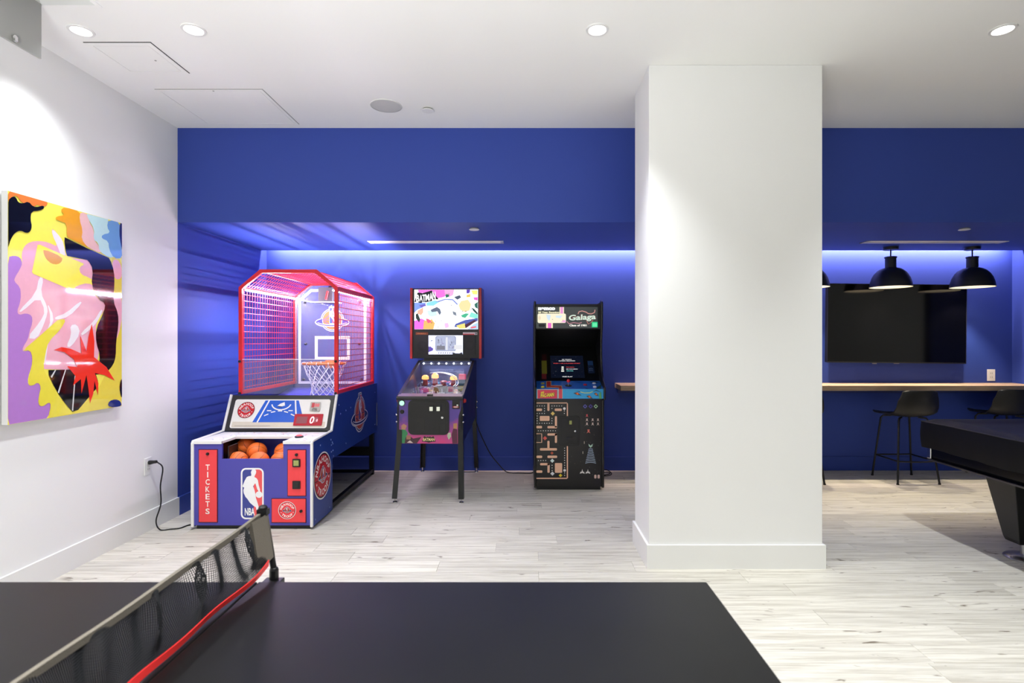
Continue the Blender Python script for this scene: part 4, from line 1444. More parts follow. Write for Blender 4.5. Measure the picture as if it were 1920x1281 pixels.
def mesh_panel(P0, P1, nlong, nacross):
    """welded wire panel between two lines running front to rear; P0,P1 are (x,z)"""
    m = MB()
    y0, y1 = ay0 + 0.02, ay1 - 0.02
    for i in range(1, nacross):
        f = i / nacross
        x, z = P0[0] + (P1[0] - P0[0]) * f, P0[1] + (P1[1] - P0[1]) * f
        m.tube([(x, y0, z), (x, y1, z)], 0.0028, 5, cap=False)
    for j in range(1, nlong):
        y = y0 + (y1 - y0) * j / nlong
        m.tube([(P0[0], y, P0[1]), (P1[0], y, P1[1])], 0.0021, 5, cap=False)
    o = m.build('wire_panel', WIRE, game, fix=False)
    o['kind'] = 'stuff'


mesh_panel((xa, az0), (xa, azs), 23, 17)
mesh_panel((xb, az0), (xb, azs), 23, 17)
mesh_panel((xa, azs), (xa + chx, azt), 23, 5)
mesh_panel((xb, azs), (xb - chx, azt), 23, 5)
mesh_panel((xa + chx, azt), (xb - chx, azt), 23, 10)
# clear shield across the lower front and its four knobs
sh = MB().box(ax0 + 0.028, ax1 - 0.028, ay0 + 0.006, ay0 + 0.012, 0.955, 1.246).build('clear_shield', ACRYL, game, fix=False)
o = MB().box(ax0 + 0.028, ax1 - 0.028, ay0 + 0.005, ay0 + 0.013, 1.246, 1.2505).build('shield_edge', mat('acrylic_edge', 'FAFAFF', 0.3), game, fix=False)
for x in (xa, xb):
    for z in (0.962, 1.232):
        MB().lathe([(0.0002, -0.02), (0.010, -0.018), (0.012, -0.008), (0.008, 0)], (x, ay0, z), 14, 'y').build('shield_knob', BLACK, game, smooth=True)

# backboard
by = 5.655
bl0, bl1, bz0, bz1 = ax0 + 0.03, ax1 - 0.03, 0.90, 1.975
bo = [(bl0, bz0), (bl1, bz0), (bl1, 1.845), (bl1 - 0.15, bz1), (bl0 + 0.15, bz1), (bl0, 1.845)]
bb = MB().prism(bo, 'y', by, by + 0.010).build('backboard', BOARD, game, fix=False)
d = Print((0, by, 0), (1, 0, 0), (0, 0, 1), rough=0.3)


def board_outline(ins, t, col):
    c = 0.15
    a = [(bl0 + ins, bz0 + ins + 0.02), (bl1 - ins, bz0 + ins + 0.02), (bl1 - ins, 1.845 - ins * 0.5), (bl1 - c - ins * 0.4, bz1 - ins), (bl0 + c + ins * 0.4, bz1 - ins), (bl0 + ins, 1.845 - ins * 0.5)]
    b2 = [(bl0 + ins + t, bz0 + ins + 0.02 + t), (bl1 - ins - t, bz0 + ins + 0.02 + t), (bl1 - ins - t, 1.845 - (ins + t) * 0.5), (bl1 - c - (ins + t) * 0.4, bz1 - ins - t), (bl0 + c + (ins + t) * 0.4, bz1 - ins - t), (bl0 + ins + t, 1.845 - (ins + t) * 0.5)]
    d.raw(a + b2, [(i, (i + 1) % 6, 6 + (i + 1) % 6, 6 + i) for i in range(6)], col)
    d.up()


board_outline(0.036, 0.026, 'FFFFFF')
bcx = (bl0 + bl1) / 2
for (x0, z0, x1, z1) in ((-0.182, 1.205, 0.182, 1.235), (-0.182, 1.42, 0.182, 1.45), (-0.182, 1.235, -0.152, 1.42), (0.152, 1.235, 0.182, 1.42)):
    d.rect(bcx + x0, z0, bcx + x1, z1, 'FFFFFF')
logo_ball(d, bcx, 1.615, 0.36, pale=True)
part_in(d.build('board_print', game), bb)
for (x, z) in ((bl0 + 0.10, 1.80), (bl1 - 0.10, 1.80), (bl0 + 0.11, 1.37), (bl1 - 0.11, 1.37), (bl0 + 0.09, 1.0), (bl1 - 0.09, 1.0)):
    o = MB().lathe([(0.0002, -0.014), (0.008, -0.012), (0.013, -0.006), (0.013, 0.02)], (x, by, z), 12, 'y').build('board_bolt', mat('bolt_dark', '3A3C48', 0.4, 0.6), game, smooth=True)
    part_in(o, bb)
# rim, bracket, net
rc = (bcx, 5.43, 1.177)
hoop = MB().tube([(rc[0] + 0.2 * math.cos(R(a)), rc[1] + 0.2 * math.sin(R(a)), rc[2]) for a in range(0, 360, 10)], 0.0115, 10, closed=True).build('rim', mat('rim_orange', 'F07A2A', 0.4), game, smooth=True)
MB().box(bcx - 0.06, bcx + 0.06, 5.615, by, 1.12, 1.20).box(bcx - 0.05, bcx + 0.05, 5.60, 5.63, 1.165, 1.185).build('rim_bracket', mat('rim_orange', 'F07A2A'), game, bevel=0.002)
nm = MB()
NS = 12
levels = [(0.198, 1.168), (0.172, 1.09), (0.145, 1.03), (0.125, 0.985), (0.118, 0.945), (0.122, 0.905), (0.130, 0.868)]
for k in range(NS):
    for sgn in (1, -1):
        pts = []
        for i, (rr2, z) in enumerate(levels):
            a = 2 * math.pi * (k + 0.5 * sgn * (i if i % 2 else i)) / NS * 1.0
            pts.append((rc[0] + rr2 * math.cos(a), rc[1] + rr2 * math.sin(a), z))
        nm.tube(bez(pts, 3), 0.0042, 5)
for k in range(NS):
    a = 2 * math.pi * k / NS
    nm.tube([(rc[0] + (0.2 + 0.013 * math.cos(q)) * math.cos(a), rc[1] + (0.2 + 0.013 * math.cos(q)) * math.sin(a), rc[2] + 0.013 * math.sin(q)) for q in [R(t2) for t2 in range(0, 360, 45)]], 0.0035, 5, closed=True)
o = nm.build('hoop_net', mat('net_white', 'F6F6F8', 0.7), game, smooth=True, fix=False)
o['kind'] = 'stuff'
# LED tubes under the shoulder rails and the ball sensor
for x in (xa + 0.035, xb - 0.035):
    MB().tube([(x, ay0 + 0.03, azs - 0.018), (x, by - 0.02, azs - 0.018)], 0.0045, 8).build('led_tube', LED, game, smooth=True)
    sgn = -1 if x < GMX else 1
    a, b2 = sorted((x + sgn * 0.010, x + sgn * 0.013))
    MB().box(a, b2, ay0 + 0.03, by - 0.02, azs - 0.022, azs - 0.004).build('led_glow_plate', mat('glow_plate_white', 'F6F6F8', 0.5), game, fix=False)  # added plate: thickens the tube's glow and blocks its outward light
MB().box(bcx - 0.07, bcx + 0.075, 5.45, 5.60, 1.80, 1.94).build('sensor_box', mat('sensor_charcoal', '4A4C54', 0.4), game, bevel=0.004)
MB().tube([(bcx + 0.03, 5.44, 1.90), (bcx + 0.015, 5.43, 1.815)], 0.012, 8).build('sensor_lamp', RED, game, smooth=True)
MB().box(bcx - 0.02, bcx + 0.02, 5.60, ay1 - 0.03, 1.94, 1.965).build('sensor_arm', BLACKM, game, fix=False)
MB().box(bcx - 0.11, bcx + 0.11, 5.43, 5.62, 1.785, 1.797).build('sensor_tray', mat('tray_pale', 'E8ECF6', 0.3), game, bevel=0.002)

# basketballs --------------------------------------------------------------
bmat = bpy.data.materials.new('basketball_leather')
bmat.use_nodes = True
nt = bmat.node_tree
pb = nt.nodes['Principled BSDF']
pb.inputs['Roughness'].default_value = 0.5
tcn = nt.nodes.new('ShaderNodeTexCoord')
sx = nt.nodes.new('ShaderNodeSeparateXYZ')
nt.links.new(tcn.outputs['Object'], sx.inputs[0])


def mnode(op, a, b=None):
    n = nt.nodes.new('ShaderNodeMath')
    n.operation = op
    for i, q in enumerate((a, b)):
        if q is None:
            continue
        if isinstance(q, (int, float)):
            n.inputs[i].default_value = q
        else:
            nt.links.new(q, n.inputs[i])
    return n.outputs[0]


X, Y, Z = sx.outputs
e1 = mnode('ABSOLUTE', Z)
e2 = mnode('ABSOLUTE', X)
hyp = mnode('SUBTRACT', mnode('POWER', mnode('ABSOLUTE', X), 2.0), mnode('MULTIPLY', mnode('POWER', mnode('ABSOLUTE', Y), 2.0), 0.55))
e3 = mnode('MULTIPLY', mnode('ABSOLUTE', mnode('SUBTRACT', hyp, 0.0011)), 16.0)
mn = mnode('MINIMUM', mnode('MINIMUM', e1, e2), e3)
sm = mnode('LESS_THAN', mn, 0.0016)
vor = nt.nodes.new('ShaderNodeTexVoronoi')
vor.inputs['Scale'].default_value = 380
nt.links.new(tcn.outputs['Object'], vor.inputs['Vector'])
bpn = nt.nodes.new('ShaderNodeBump')
bpn.inputs['Strength'].default_value = 0.25
bpn.inputs['Distance'].default_value = 0.002
nt.links.new(vor.outputs['Distance'], bpn.inputs['Height'])
nt.links.new(bpn.outputs['Normal'], pb.inputs['Normal'])
mx = nt.nodes.new('ShaderNodeMix')
mx.data_type = 'RGBA'
mx.inputs[6].default_value = lin('F0742A')
mx.inputs[7].default_value = lin('2A1A14')
nt.links.new(sm, mx.inputs[0])
nt.links.new(mx.outputs[2], pb.inputs['Base Color'])
BR = 0.074
bp0 = MB().sphere((0, 0, 0), BR, 28, 16).build('basketball', bmat, None, smooth=True)
balls = [((-2.195, 4.152), 'orange basketball at the front left of the ball trough'),
         ((-2.030, 4.150), 'orange basketball at the front middle of the ball trough'),
         ((-1.868, 4.152), 'orange basketball at the front right of the ball trough'),
         ((-2.110, 4.277), 'orange basketball in the second row, above and between two front balls'),
         ((-2.235, 4.358), 'orange basketball deepest at the back left of the ball trough'),
         ((-1.905, 4.298), 'orange basketball at the back right of the ball trough')]
for i, ((x, y), lb) in enumerate(balls):
    o = bp0 if i == 0 else bp0.copy()
    if i:
        COL.objects.link(o)
    o.location = (x, y, tz(y) + BR / math.cos(math.atan(0.2)) + 0.0005 + (0.022 if i in (3,) else 0.03 if i == 4 else 0.012 if i == 5 else 0))
    o.rotation_euler = (0.6 + i * 1.3, 0.4 + i * 0.9, i * 0.7)
    tag(o, lb, 'ball', 'basketballs in the trough')

# ================================================================== PINBALL MACHINE (local: x across, y from the front to the rear, z up)
pin = thing('pinball_machine', 'pinball machine with lit backbox and magenta front between the other two machines', 'pinball machine', (-0.842, 4.80, 0), R(-1.6))
PBLK = mat('pinball_black', '09090A', 0.35)
hw = 0.2905
# cabinet sides (their top edge climbs towards the rear)
prof = [(0, 0.498), (0, 0.905), (0.86, 1.195), (1.02, 1.195), (1.02, 0.60)]
SIDE = mat('pinball_side', '17123A', 0.3, spec=0.5, vary=0.5, vscale=3)
for s in (-1, 1):
    a, b2 = sorted((s * hw, s * (hw - 0.018)))
    o = MB().prism(prof, 'x', a, b2).build('side_panel', SIDE, pin)
    d = Print((s * hw, 0, 0), (0, s, 0), (0, 0, 1), rough=0.3)
    sr = random.Random(11)
    for i in range(26):
        y = sr.uniform(0.1, 0.92)
        z = sr.uniform(0.55, 0.86 + y * 0.25)
        l2 = sr.uniform(0.05, 0.14)
        a2 = sr.uniform(60, 110)
        c = sr.choice(['3A2A6E', '5A3A80', '22205A', '4A4E8A', '6A3A6E'])
        zz0, zz1 = max(0.62, z - l2), min(z + l2, 0.87 + y * 0.3)
        d.poly([(s * (y - 0.012), zz0), (s * (y + 0.01), zz0 + 0.02), (s * (y + 0.045), zz1 - 0.01), (s * (y + 0.02), zz1)] if s > 0 else
               [(-(y - 0.012), zz0), (-(y + 0.02), zz1), (-(y + 0.045), zz1 - 0.01), (-(y + 0.01), zz0 + 0.02)], c)
    q = d.build('side_print', pin)
    q.parent = o
    q['kind'] = 'stuff'
    # metal rail along the top edge
    a, b2 = sorted((s * (hw + 0.004), s * (hw - 0.022)))
    MB().prism([(0.03, 0.912), (0.03, 0.926), (0.845, 1.199), (0.845, 1.185)], 'x', a, b2).build('side_rail', mat('rail_steel', '6E6668', 0.3, 0.9), pin)
    MB().lathe([(0.02, 0.0), (0.02, s * 0.006), (0.014, s * 0.02), (0.0002, s * 0.022)], (s * hw, 0.075, 0.868), 16, 'x').build('flipper_button', mat('button_red', 'C81A22', 0.3), pin, smooth=True)
FRONTM = bpy.data.materials.new('magenta_violet_front')
FRONTM.use_nodes = True
nt = FRONTM.node_tree
pb = nt.nodes['Principled BSDF']
pb.inputs['Roughness'].default_value = 0.3
tcn = nt.nodes.new('ShaderNodeTexCoord')
sxz = nt.nodes.new('ShaderNodeSeparateXYZ')
nt.links.new(tcn.outputs['Object'], sxz.inputs[0])
no = nt.nodes.new('ShaderNodeTexNoise')
no.inputs['Scale'].default_value = 7
no.inputs['Detail'].default_value = 5
nt.links.new(tcn.outputs['Object'], no.inputs['Vector'])
mr = nt.nodes.new('ShaderNodeMapRange')
mr.inputs[1].default_value = 0.5
mr.inputs[2].default_value = 0.9
nt.links.new(sxz.outputs[2], mr.inputs[0])
ad = nt.nodes.new('ShaderNodeMath')
ad.operation = 'MULTIPLY_ADD'
ad.inputs[1].default_value = 0.7
nt.links.new(no.outputs[0], ad.inputs[0])
nt.links.new(mr.outputs[0], ad.inputs[2])
rp = nt.nodes.new('ShaderNodeValToRGB')
rp.color_ramp.elements[0].position = 0.32
rp.color_ramp.elements[1].position = 1.15 / 1.3
rp.color_ramp.elements[0].color = lin('D0407E')
rp.color_ramp.elements[1].color = lin('5A4296')
e = rp.color_ramp.elements.new(0.62)
e.color = lin('B04A8E')
nt.links.new(ad.outputs[0], rp.inputs[0])
nt.links.new(rp.outputs[0], pb.inputs['Base Color'])
front = MB().box(-hw + 0.018, hw - 0.018, 0, 0.018, 0.498, 0.885).build('front_panel', FRONTM, pin, fix=False)
MB().box(-hw + 0.018, hw - 0.018, 1.0, 1.02, 0.60, 1.195).build('rear_panel', PBLK, pin, fix=False)
MB().prism([(0.018, 0.502), (1.0, 0.60), (1.0, 0.615), (0.018, 0.517)], 'x', -hw + 0.018, hw - 0.018).build('bottom_panel', PBLK, pin, fix=False)
# lockdown bar
MB().prism([(-0.014, 0.882), (-0.018, 0.90), (-0.012, 0.915), (0.055, 0.932), (0.055, 0.915), (0.0, 0.90), (0.0, 0.882)], 'x', -hw - 0.004, hw + 0.004).build('lockdown_bar', mat('bar_black', '101012', 0.3), pin, bevel=0.002)
MB().prism([(-0.010, 0.9165), (0.06, 0.9345), (0.06, 0.9305), (-0.010, 0.9125)], 'x', -hw + 0.006, hw - 0.006).build('bar_trim', mat('trim_rose', 'B59A9C', 0.3, 0.5), pin, fix=False)
MB().box(-0.025, 0.025, -0.006, 0.03, 0.917, 0.932).build('bar_button', BLACK, pin, bevel=0.003)


# helper: rounded plates facing the front
def plate(name, m, x0, x1, z0, z1, r, y0, y1, parent=pin, bevel=0.0015):
    o = MB().prism(rrpts(x0, z0, x1, z1, r, 5), 'y', y0, y1).build(name, m, pin, bevel=bevel)
    if parent is not pin:
        o.parent = parent
    return o


ZX = lambda zx: (730 + zx / 11.64 - 985) * 4.80 / 1020 + 0.842
ZZ = lambda zy: 1.42 - (735 + zy / 11.64 - 636) * 4.80 / 1020
DOORB = mat('door_black', '141414', 0.45)
fr_ = plate('coin_door_frame', mat('door_frame_black', '0C0C0D', 0.35), ZX(412), ZX(1308), ZZ(935), ZZ(176), 0.045, -0.010, 0.0)
cd = plate('coin_door', DOORB, ZX(478), ZX(1240), ZZ(885), ZZ(228), 0.018, -0.014, -0.009)
for zx in (922, 1076):
    plate('coin_slot', BLACK, ZX(zx - 55), ZX(zx + 55), ZZ(430), ZZ(285), 0.006, -0.020, -0.013, cd)
    plate('coin_insert', mat('coin_pale', 'D6DBC8', 0.3, emit='E8EEDC', estr=0.35), ZX(zx - 36), ZX(zx + 36), ZZ(410), ZZ(320), 0.004, -0.023, -0.019, cd, 0.0008)
plate('bill_slot_cover', mat('cover_black', '181817', 0.5), ZX(565), ZX(780), ZZ(835), ZZ(560), 0.006, -0.0165, -0.013, cd)
for a, b2 in ((850, 960), (985, 1110)):
    q = plate('coin_return', BLACK, ZX(a), ZX(b2), ZZ(845), ZZ(720), 0.004, -0.0165, -0.013, cd)
o = MB().lathe([(0.0002, -0.014), (0.010, -0.013), (0.0135, -0.006), (0.0135, 0.004)], (ZX(1168), -0.014, ZZ(553)), 18, 'y').build('door_lock', CHROME, pin, smooth=True)
o.parent = cd
MB().lathe([(0.0002, -0.014), (0.017, -0.013), (0.023, -0.006)], (ZX(272), 0, ZZ(247)), 24, 'y').build('start_button', mat('button_aqua', 'BFF0DC', 0.3, emit='B8F4DC', estr=0.6), pin, smooth=True)
MB().lathe([(0.023, -0.006), (0.027, -0.004), (0.028, 0)], (ZX(272), 0, ZZ(247)), 24, 'y').build('button_ring', BLACK, pin, smooth=True)
MB().lathe([(0.0002, -0.010), (0.014, -0.009), (0.019, -0.004), (0.019, 0)], (ZX(275), 0, ZZ(435)), 20, 'y').build('launch_button', BLACK, pin, smooth=True)
tp = plate('reader_plate', BLACK, ZX(1378), ZX(1545), ZZ(365), ZZ(165), 0.004, -0.008, 0.0)
d = Print((0, -0.008, 0), (1, 0, 0), (0, 0, 1))
d.ell(ZX(1455), ZZ(325), 0.028, 0.009, 'B04044')
d.ell(ZX(1455), ZZ(325), 0.020, 0.005, 'D8C4C0')
d.ell(ZX(1490), ZZ(288), 0.008, 0.008, 'C8D4C8')
d.build('reader_print', pin).parent = tp
# colour swirls and lettering on the front
d = Print((0, 0, 0), (1, 0, 0), (0, 0, 1))
d.poly([(ZX(245), ZZ(1125)), (ZX(345), ZZ(1125)), (ZX(400), ZZ(900)), (ZX(330), ZZ(800)), (ZX(245), ZZ(830))], '3C8A58')
d.poly([(ZX(260), ZZ(820)), (ZX(340), ZZ(830)), (ZX(380), ZZ(740)), (ZX(310), ZZ(700)), (ZX(258), ZZ(740))], 'B98468')
d.poly([(ZX(330), ZZ(1125)), (ZX(600), ZZ(1125)), (ZX(700), ZZ(985)), (ZX(520), ZZ(1020)), (ZX(430), ZZ(960)), (ZX(350), ZZ(1000))], '4A3038')
d.poly([(ZX(380), ZZ(1110)), (ZX(520), ZZ(1120)), (ZX(450), ZZ(1060))], 'D9C8C0')
d.poly([(ZX(370), ZZ(1040)), (ZX(460), ZZ(1040)), (ZX(470), ZZ(960)), (ZX(370), ZZ(950))], 'A8745E')
d.build('corner_print', pin)['kind'] = 'stuff'
d = Print((0, 0, 0), (1, 0, 0), (0, 0, 1))
d.poly([(ZX(1380), ZZ(1125)), (ZX(1490), ZZ(1125)), (ZX(1485), ZZ(820)), (ZX(1400), ZZ(790)), (ZX(1360), ZZ(930))], '5A2840')
d.poly([(ZX(1400), ZZ(800)), (ZX(1480), ZZ(800)), (ZX(1480), ZZ(680)), (ZX(1400), ZZ(690))], 'B9885A')
d.poly([(ZX(1262), ZZ(960)), (ZX(1300), ZZ(1045)), (ZX(1350), ZZ(970)), (ZX(1340), ZZ(880)), (ZX(1280), ZZ(900))], 'B9C4A8')
d.build('corner_print', pin)['kind'] = 'stuff'
d = Print((0, 0, 0), (1, 0, 0), (0, 0, 1))
cx, cz = ZX(862), ZZ(1030)
d.poly([(cx - 0.062, cz - 0.022), (cx - 0.042, cz + 0.026), (cx - 0.02, cz + 0.016), (cx - 0.008, cz + 0.024), (cx, cz + 0.016), (cx + 0.01, cz + 0.026), (cx + 0.02, cz + 0.016),
        (cx + 0.042, cz + 0.026), (cx + 0.062, cz - 0.022), (cx + 0.03, cz - 0.024), (cx, cz - 0.032), (cx - 0.03, cz - 0.024)], '2A2418')
d.text('BATMAN', cx, cz - 0.004, 0.026, 'F0DE9A', w=0.104, bold=0.03)
d.build('title_print', pin)

# legs with levelers
LEGM = mat('leg_gloss_black', '0A0A0B', 0.3)
for sx_ in (-1, 1):
    for rear in (0, 1):
        yt, yb = (0.004, -0.092) if not rear else (1.016, 1.05)
        sy = -1 if not rear else 1
        xt, xbm = sx_ * (hw + 0.003), sx_ * (hw + 0.022)
        m = MB()
        # an L-shaped bent-steel leg: two flanges
        def sect(x, y, z, wd, wy):
            xi, yi = x - sx_ * wd, y - sy * wy
            return [(x, y, z), (xi, y, z), (xi, y - sy * 0.004, z), (x - sx_ * 0.004, y - sy * 0.004, z), (x - sx_ * 0.004, yi, z), (x, yi, z)]
        yy = lambda f: yt + sy * 0.004 + (yb - yt) * f
        rows = [sect(xt, yy(0), 0.822, 0.014, 0.014), sect(xt, yy(0), 0.74, 0.040, 0.040), sect(xt, yy(0), 0.62, 0.046, 0.046), sect(xt + (xbm - xt) * 0.1, yy(0.1), 0.50, 0.046, 0.046),
                sect(xbm, yy(1), 0.036, 0.046, 0.046)]
        m.grid(rows, closed=True)
        m.add(rows[-1], [(0, 1, 2, 3, 4, 5)])
        lg = m.build('leg', LEGM, pin)
        fx, fy = xbm - sx_ * 0.022, yy(1) - sy * 0.022
        o = MB().lathe([(0.006, 0.045), (0.006, 0.014), (0.012, 0.012), (0.020, 0.006), (0.021, 0.0)], (fx, fy, 0), 16, capb=True).build('leveler', CHROME, pin, smooth=True)
        o.parent = lg
        for z in (0.752, 0.690):
            o = MB().sphere((xt + sx_ * 0.002, yy(0) + sy * 0.002, z), 0.0095, 12, 8).build('leg_bolt', CHROME, pin, smooth=True)
            o.parent = lg

# playfield under the glass
tilt = (1.195 - 0.912) / 0.83
pf0, pf1 = 0.84, 0.985            # height at the front and the rear
PFM = mat('playfield_blue', '3C4870', 0.25, vary=0.5, vscale=9)
pz = lambda y: pf0 + (pf1 - pf0) * (y - 0.03) / 0.83
field = MB().prism([(0.03, pz(0.03) - 0.012), (0.98, pz(0.98) - 0.012), (0.98, pz(0.98)), (0.03, pz(0.03))], 'x', -hw + 0.02, hw - 0.02).build('playfield', PFM, pin, fix=False)
MB().box(-hw + 0.02, hw - 0.02, 0.865, 0.875, 0.98, 1.19).build('field_back_panel', mat('field_back', '303A60', 0.4), pin, fix=False)
pu = Vector((1, 0, 0)); pv = Vector((0, 0.83, pf1 - pf0)).normalized()
d = Print((0, 0.03, pf0), pu, pv, rough=0.2)
# light apron at the front, coloured inserts beyond
pr = random.Random(4)
for i in range(120):
    x = pr.uniform(-0.25, 0.25)
    y = pr.uniform(0.30, 0.80)
    r2 = pr.uniform(0.008, 0.022)
    d.layer = 1
    d.ell(x, y, r2, r2 * pr.uniform(0.6, 1.6), pr.choice(['C04A5A', 'E8E8F0', '8A5AA8', '2A3A6A', '3A7A88', 'E0A040', 'F0D8E0', '1A1A28', 'A8B8E0', '151520']), 10)
d.build('inserts', pin).parent = field
ap = MB().prism([(0.065, pz(0.065) + 0.012), (0.30, pz(0.30) + 0.020), (0.30, pz(0.30)), (0.065, pz(0.065))], 'x', -0.10, hw - 0.022).build('apron', mat('apron_white', 'F2EEF0', 0.3), pin, fix=False)
av = Vector((0, 0.235, pz(0.30) + 0.008 - pz(0.065))).normalized()
d = Print((0, 0.065, pz(0.065) + 0.0125), pu, av, rough=0.25)  # reflection of the lit backglass, painted on as the apron's colours
d.poly([(-0.098, 0.005), (0.02, 0.005), (0.03, 0.12), (0.0, 0.235), (-0.098, 0.235)], 'F05CC4')
d.poly([(-0.07, 0.09), (0.0, 0.07), (0.06, 0.12), (0.055, 0.235), (-0.05, 0.235), (-0.085, 0.18)], 'F6963C')
d.poly([(0.01, 0.005), (0.17, 0.005), (0.12, 0.12), (0.12, 0.235), (0.05, 0.235), (0.03, 0.10)], 'F8F0A0')
d.ell(0.165, 0.20, 0.035, 0.045, 'F07CD0', 14)
for (x, y, l2, c) in ((0.05, 0.08, 0.02, '2A2A30'), (0.10, 0.05, 0.016, '2A2A30'), (0.06, 0.18, 0.010, '403A44'), (0.19, 0.10, 0.030, '6A6AA8'), (0.20, 0.19, 0.028, '5A4038'), (0.03, 0.04, 0.014, '3A3A40'), (0.21, 0.05, 0.02, '8A6AB8'), (0.23, 0.15, 0.016, '805040')):
    d.poly([(x - l2, y - l2 * 0.5), (x + l2 * 0.6, y - l2 * 0.2), (x + l2, y + l2 * 0.7), (x - l2 * 0.3, y + l2 * 0.2)], c)
d.build('apron_reflection', pin).parent = ap
# toys on the field
for (x, y, c, hgt) in ((-0.19, 0.70, 'F0641E', 0.10), (-0.09, 0.70, 'F0501E', 0.12), (0.10, 0.68, 'F07A2A', 0.10), (0.0, 0.68, 'C03048', 0.05)):
    z = pz(y)
    lit = hgt > 0.06
    o = MB().lathe([(0.028, 0), (0.024, hgt * 0.4), (0.022, hgt * 0.55)], (x, y, z), 16).build('bumper_post', mat('bumper_red', 'A8241C', 0.3), pin, smooth=True)
    m2 = mat('bumper_glow_' + c, c, 0.3, emit='FFB060', estr=2.2) if lit else mat('bumper_cap', c, 0.3)
    o2 = MB().lathe([(0.022, hgt * 0.55), (0.036, hgt * 0.6), (0.034, hgt * 0.85), (0.015, hgt), (0.0002, hgt)], (x, y, z), 18).build('bumper_cap', m2, pin, smooth=True)
tg = MB().box(0.155, 0.225, 0.66, 0.70, pz(0.68) + 0.06, pz(0.68) + 0.115).build('pink_target', mat('target_pink', 'F0647E', 0.3, emit='F0607E', estr=0.5), pin, bevel=0.003)
MB().box(0.155, 0.225, 0.66, 0.70, pz(0.66), pz(0.68) + 0.058).build('teal_target', mat('target_teal', '2E6E78', 0.3), pin, bevel=0.003)
MB().box(0.175, 0.235, 0.46, 0.50, pz(0.46), pz(0.46) + 0.05).build('yellow_target', mat('target_yellow', 'B8B04A', 0.3), pin, bevel=0.003)
MB().box(-0.05, 0.08, 0.42, 0.47, pz(0.42), pz(0.42) + 0.055).build('dark_ramp', BLACK, pin, bevel=0.006)
MB().box(0.085, 0.14, 0.44, 0.47, pz(0.44), pz(0.44) + 0.05).build('red_target', mat('target_red', 'C82838', 0.3), pin, bevel=0.003)
MB().lathe([(0.034, 0), (0.034, 0.006), (0.0002, 0.007)], (-0.03, 0.60, pz(0.6) + 0.02), 20).build('white_disc', mat('disc_white', 'F0F0F4', 0.3, emit='FFFFFF', estr=0.4), pin, smooth=True)
MB().box(-0.165, -0.10, 0.42, 0.46, pz(0.42), pz(0.42) + 0.035).build('red_bank', mat('bank_red', 'D04048', 0.3), pin, bevel=0.003)
CLR = glassy('ramp_plastic', 'E4E8F4', 0.15)
MB().tube(bez([(0.14, 0.40, pz(0.4) + 0.06), (0.15, 0.52, pz(0.5) + 0.07), (0.10, 0.64, pz(0.64) + 0.10), (-0.02, 0.74, pz(0.74) + 0.11), (-0.16, 0.78, pz(0.78) + 0.1)]), 0.004, 6).build('wire_ramp', STEEL, pin, smooth=True)
MB().tube(bez([(0.16, 0.40, pz(0.4) + 0.06), (0.172, 0.52, pz(0.5) + 0.07), (0.12, 0.66, pz(0.66) + 0.10), (-0.02, 0.765, pz(0.765) + 0.11), (-0.16, 0.80, pz(0.8) + 0.1)]), 0.004, 6).build('wire_ramp', STEEL, pin, smooth=True)
for s in (-1, 1):
    MB().prism([(s * 0.02, 0.235), (s * 0.075, 0.275), (s * 0.085, 0.265), (s * 0.03, 0.225)], 'z', pz(0.3) + 0.02, pz(0.3) + 0.035).build('flipper', mat('flipper_white', 'F0F0F0', 0.3), pin)
sc = MB()
for i in range(46):
    x, y = pr.uniform(-0.25, 0.05), pr.uniform(0.10, 0.55)
    if x > -0.11 and y < 0.31:
        continue
    sc.lathe([(0.004, 0), (0.004, 0.03), (0.008, 0.032), (0.0002, 0.036)], (x, y, pz(y)), 6)
o = sc.build('field_posts', mat('post_white', 'E8E8F0', 0.3), pin, fix=False)
o['kind'] = 'stuff'
# row of white lamps along the rear of the glass
for i in range(7):
    x = -0.235 + i * 0.47 / 6
    MB().sphere((x, 0.835, 1.168), 0.0085, 10, 6).build('spot_lamp', mat('spot_lamp_glow', 'FFFFFF', 0.5, emit='EAF2FF', estr=14), pin, smooth=True)
la = bpy.data.lights.new('playfield_lamp', 'AREA')
la.shape = 'RECTANGLE'; la.size = 0.48; la.size_y = 0.02; la.energy = 2.6; la.color = (0.92, 0.95, 1.0)
lo = bpy.data.objects.new('playfield_lamp', la)
COL.objects.link(lo); lo.parent = pin
lo.location = (0, 0.82, 1.172); lo.rotation_euler = (R(-25), 0, 0)
MB().prism([(0.05, 0.926), (0.845, 1.1955), (0.845, 1.1915), (0.05, 0.922)], 'x', -hw + 0.012, hw - 0.012).build('glass', glassy('pinball_glass', 'FAFBFC', 0.015, ior=1.9), pin, fix=False)

# backbox
bw, b0, b1, bzb, bzt = 0.369, 0.80, 1.035, 1.222, 1.947
box = MB()
box.box(-bw + 0.012, bw - 0.012, b0 + 0.012, b1, bzb, bzt - 0.004)
bx_ = box.build('backbox', PBLK, pin, bevel=0.003)
for s in (-1, 1):
    a, b2 = sorted((s * bw, s * (bw - 0.024)))
    MB().box(a, b2, b0 - 0.004, b0 + 0.03, bzb - 0.004, bzt).build('red_edge', mat('edge_red', 'B02420', 0.35), pin, bevel=0.002)
    a, b2 = sorted((s * bw, s * (bw - 0.012)))
    MB().box(a, b2, b0 + 0.03, b1, bzb, bzt).build('backbox_side', SIDE, pin, fix=False)
MB().box(-0.24, 0.24, 0.87, 1.0, 1.19, bzb).build('neck', PBLK, pin, fix=False)
MB().box(-0.305, 0.305, b0 + 0.004, b0 + 0.013, bzb + 0.04, bzb + 0.245).build('speaker_panel', mat('speaker_grey', '0E0E10', 0.55), pin, fix=False)
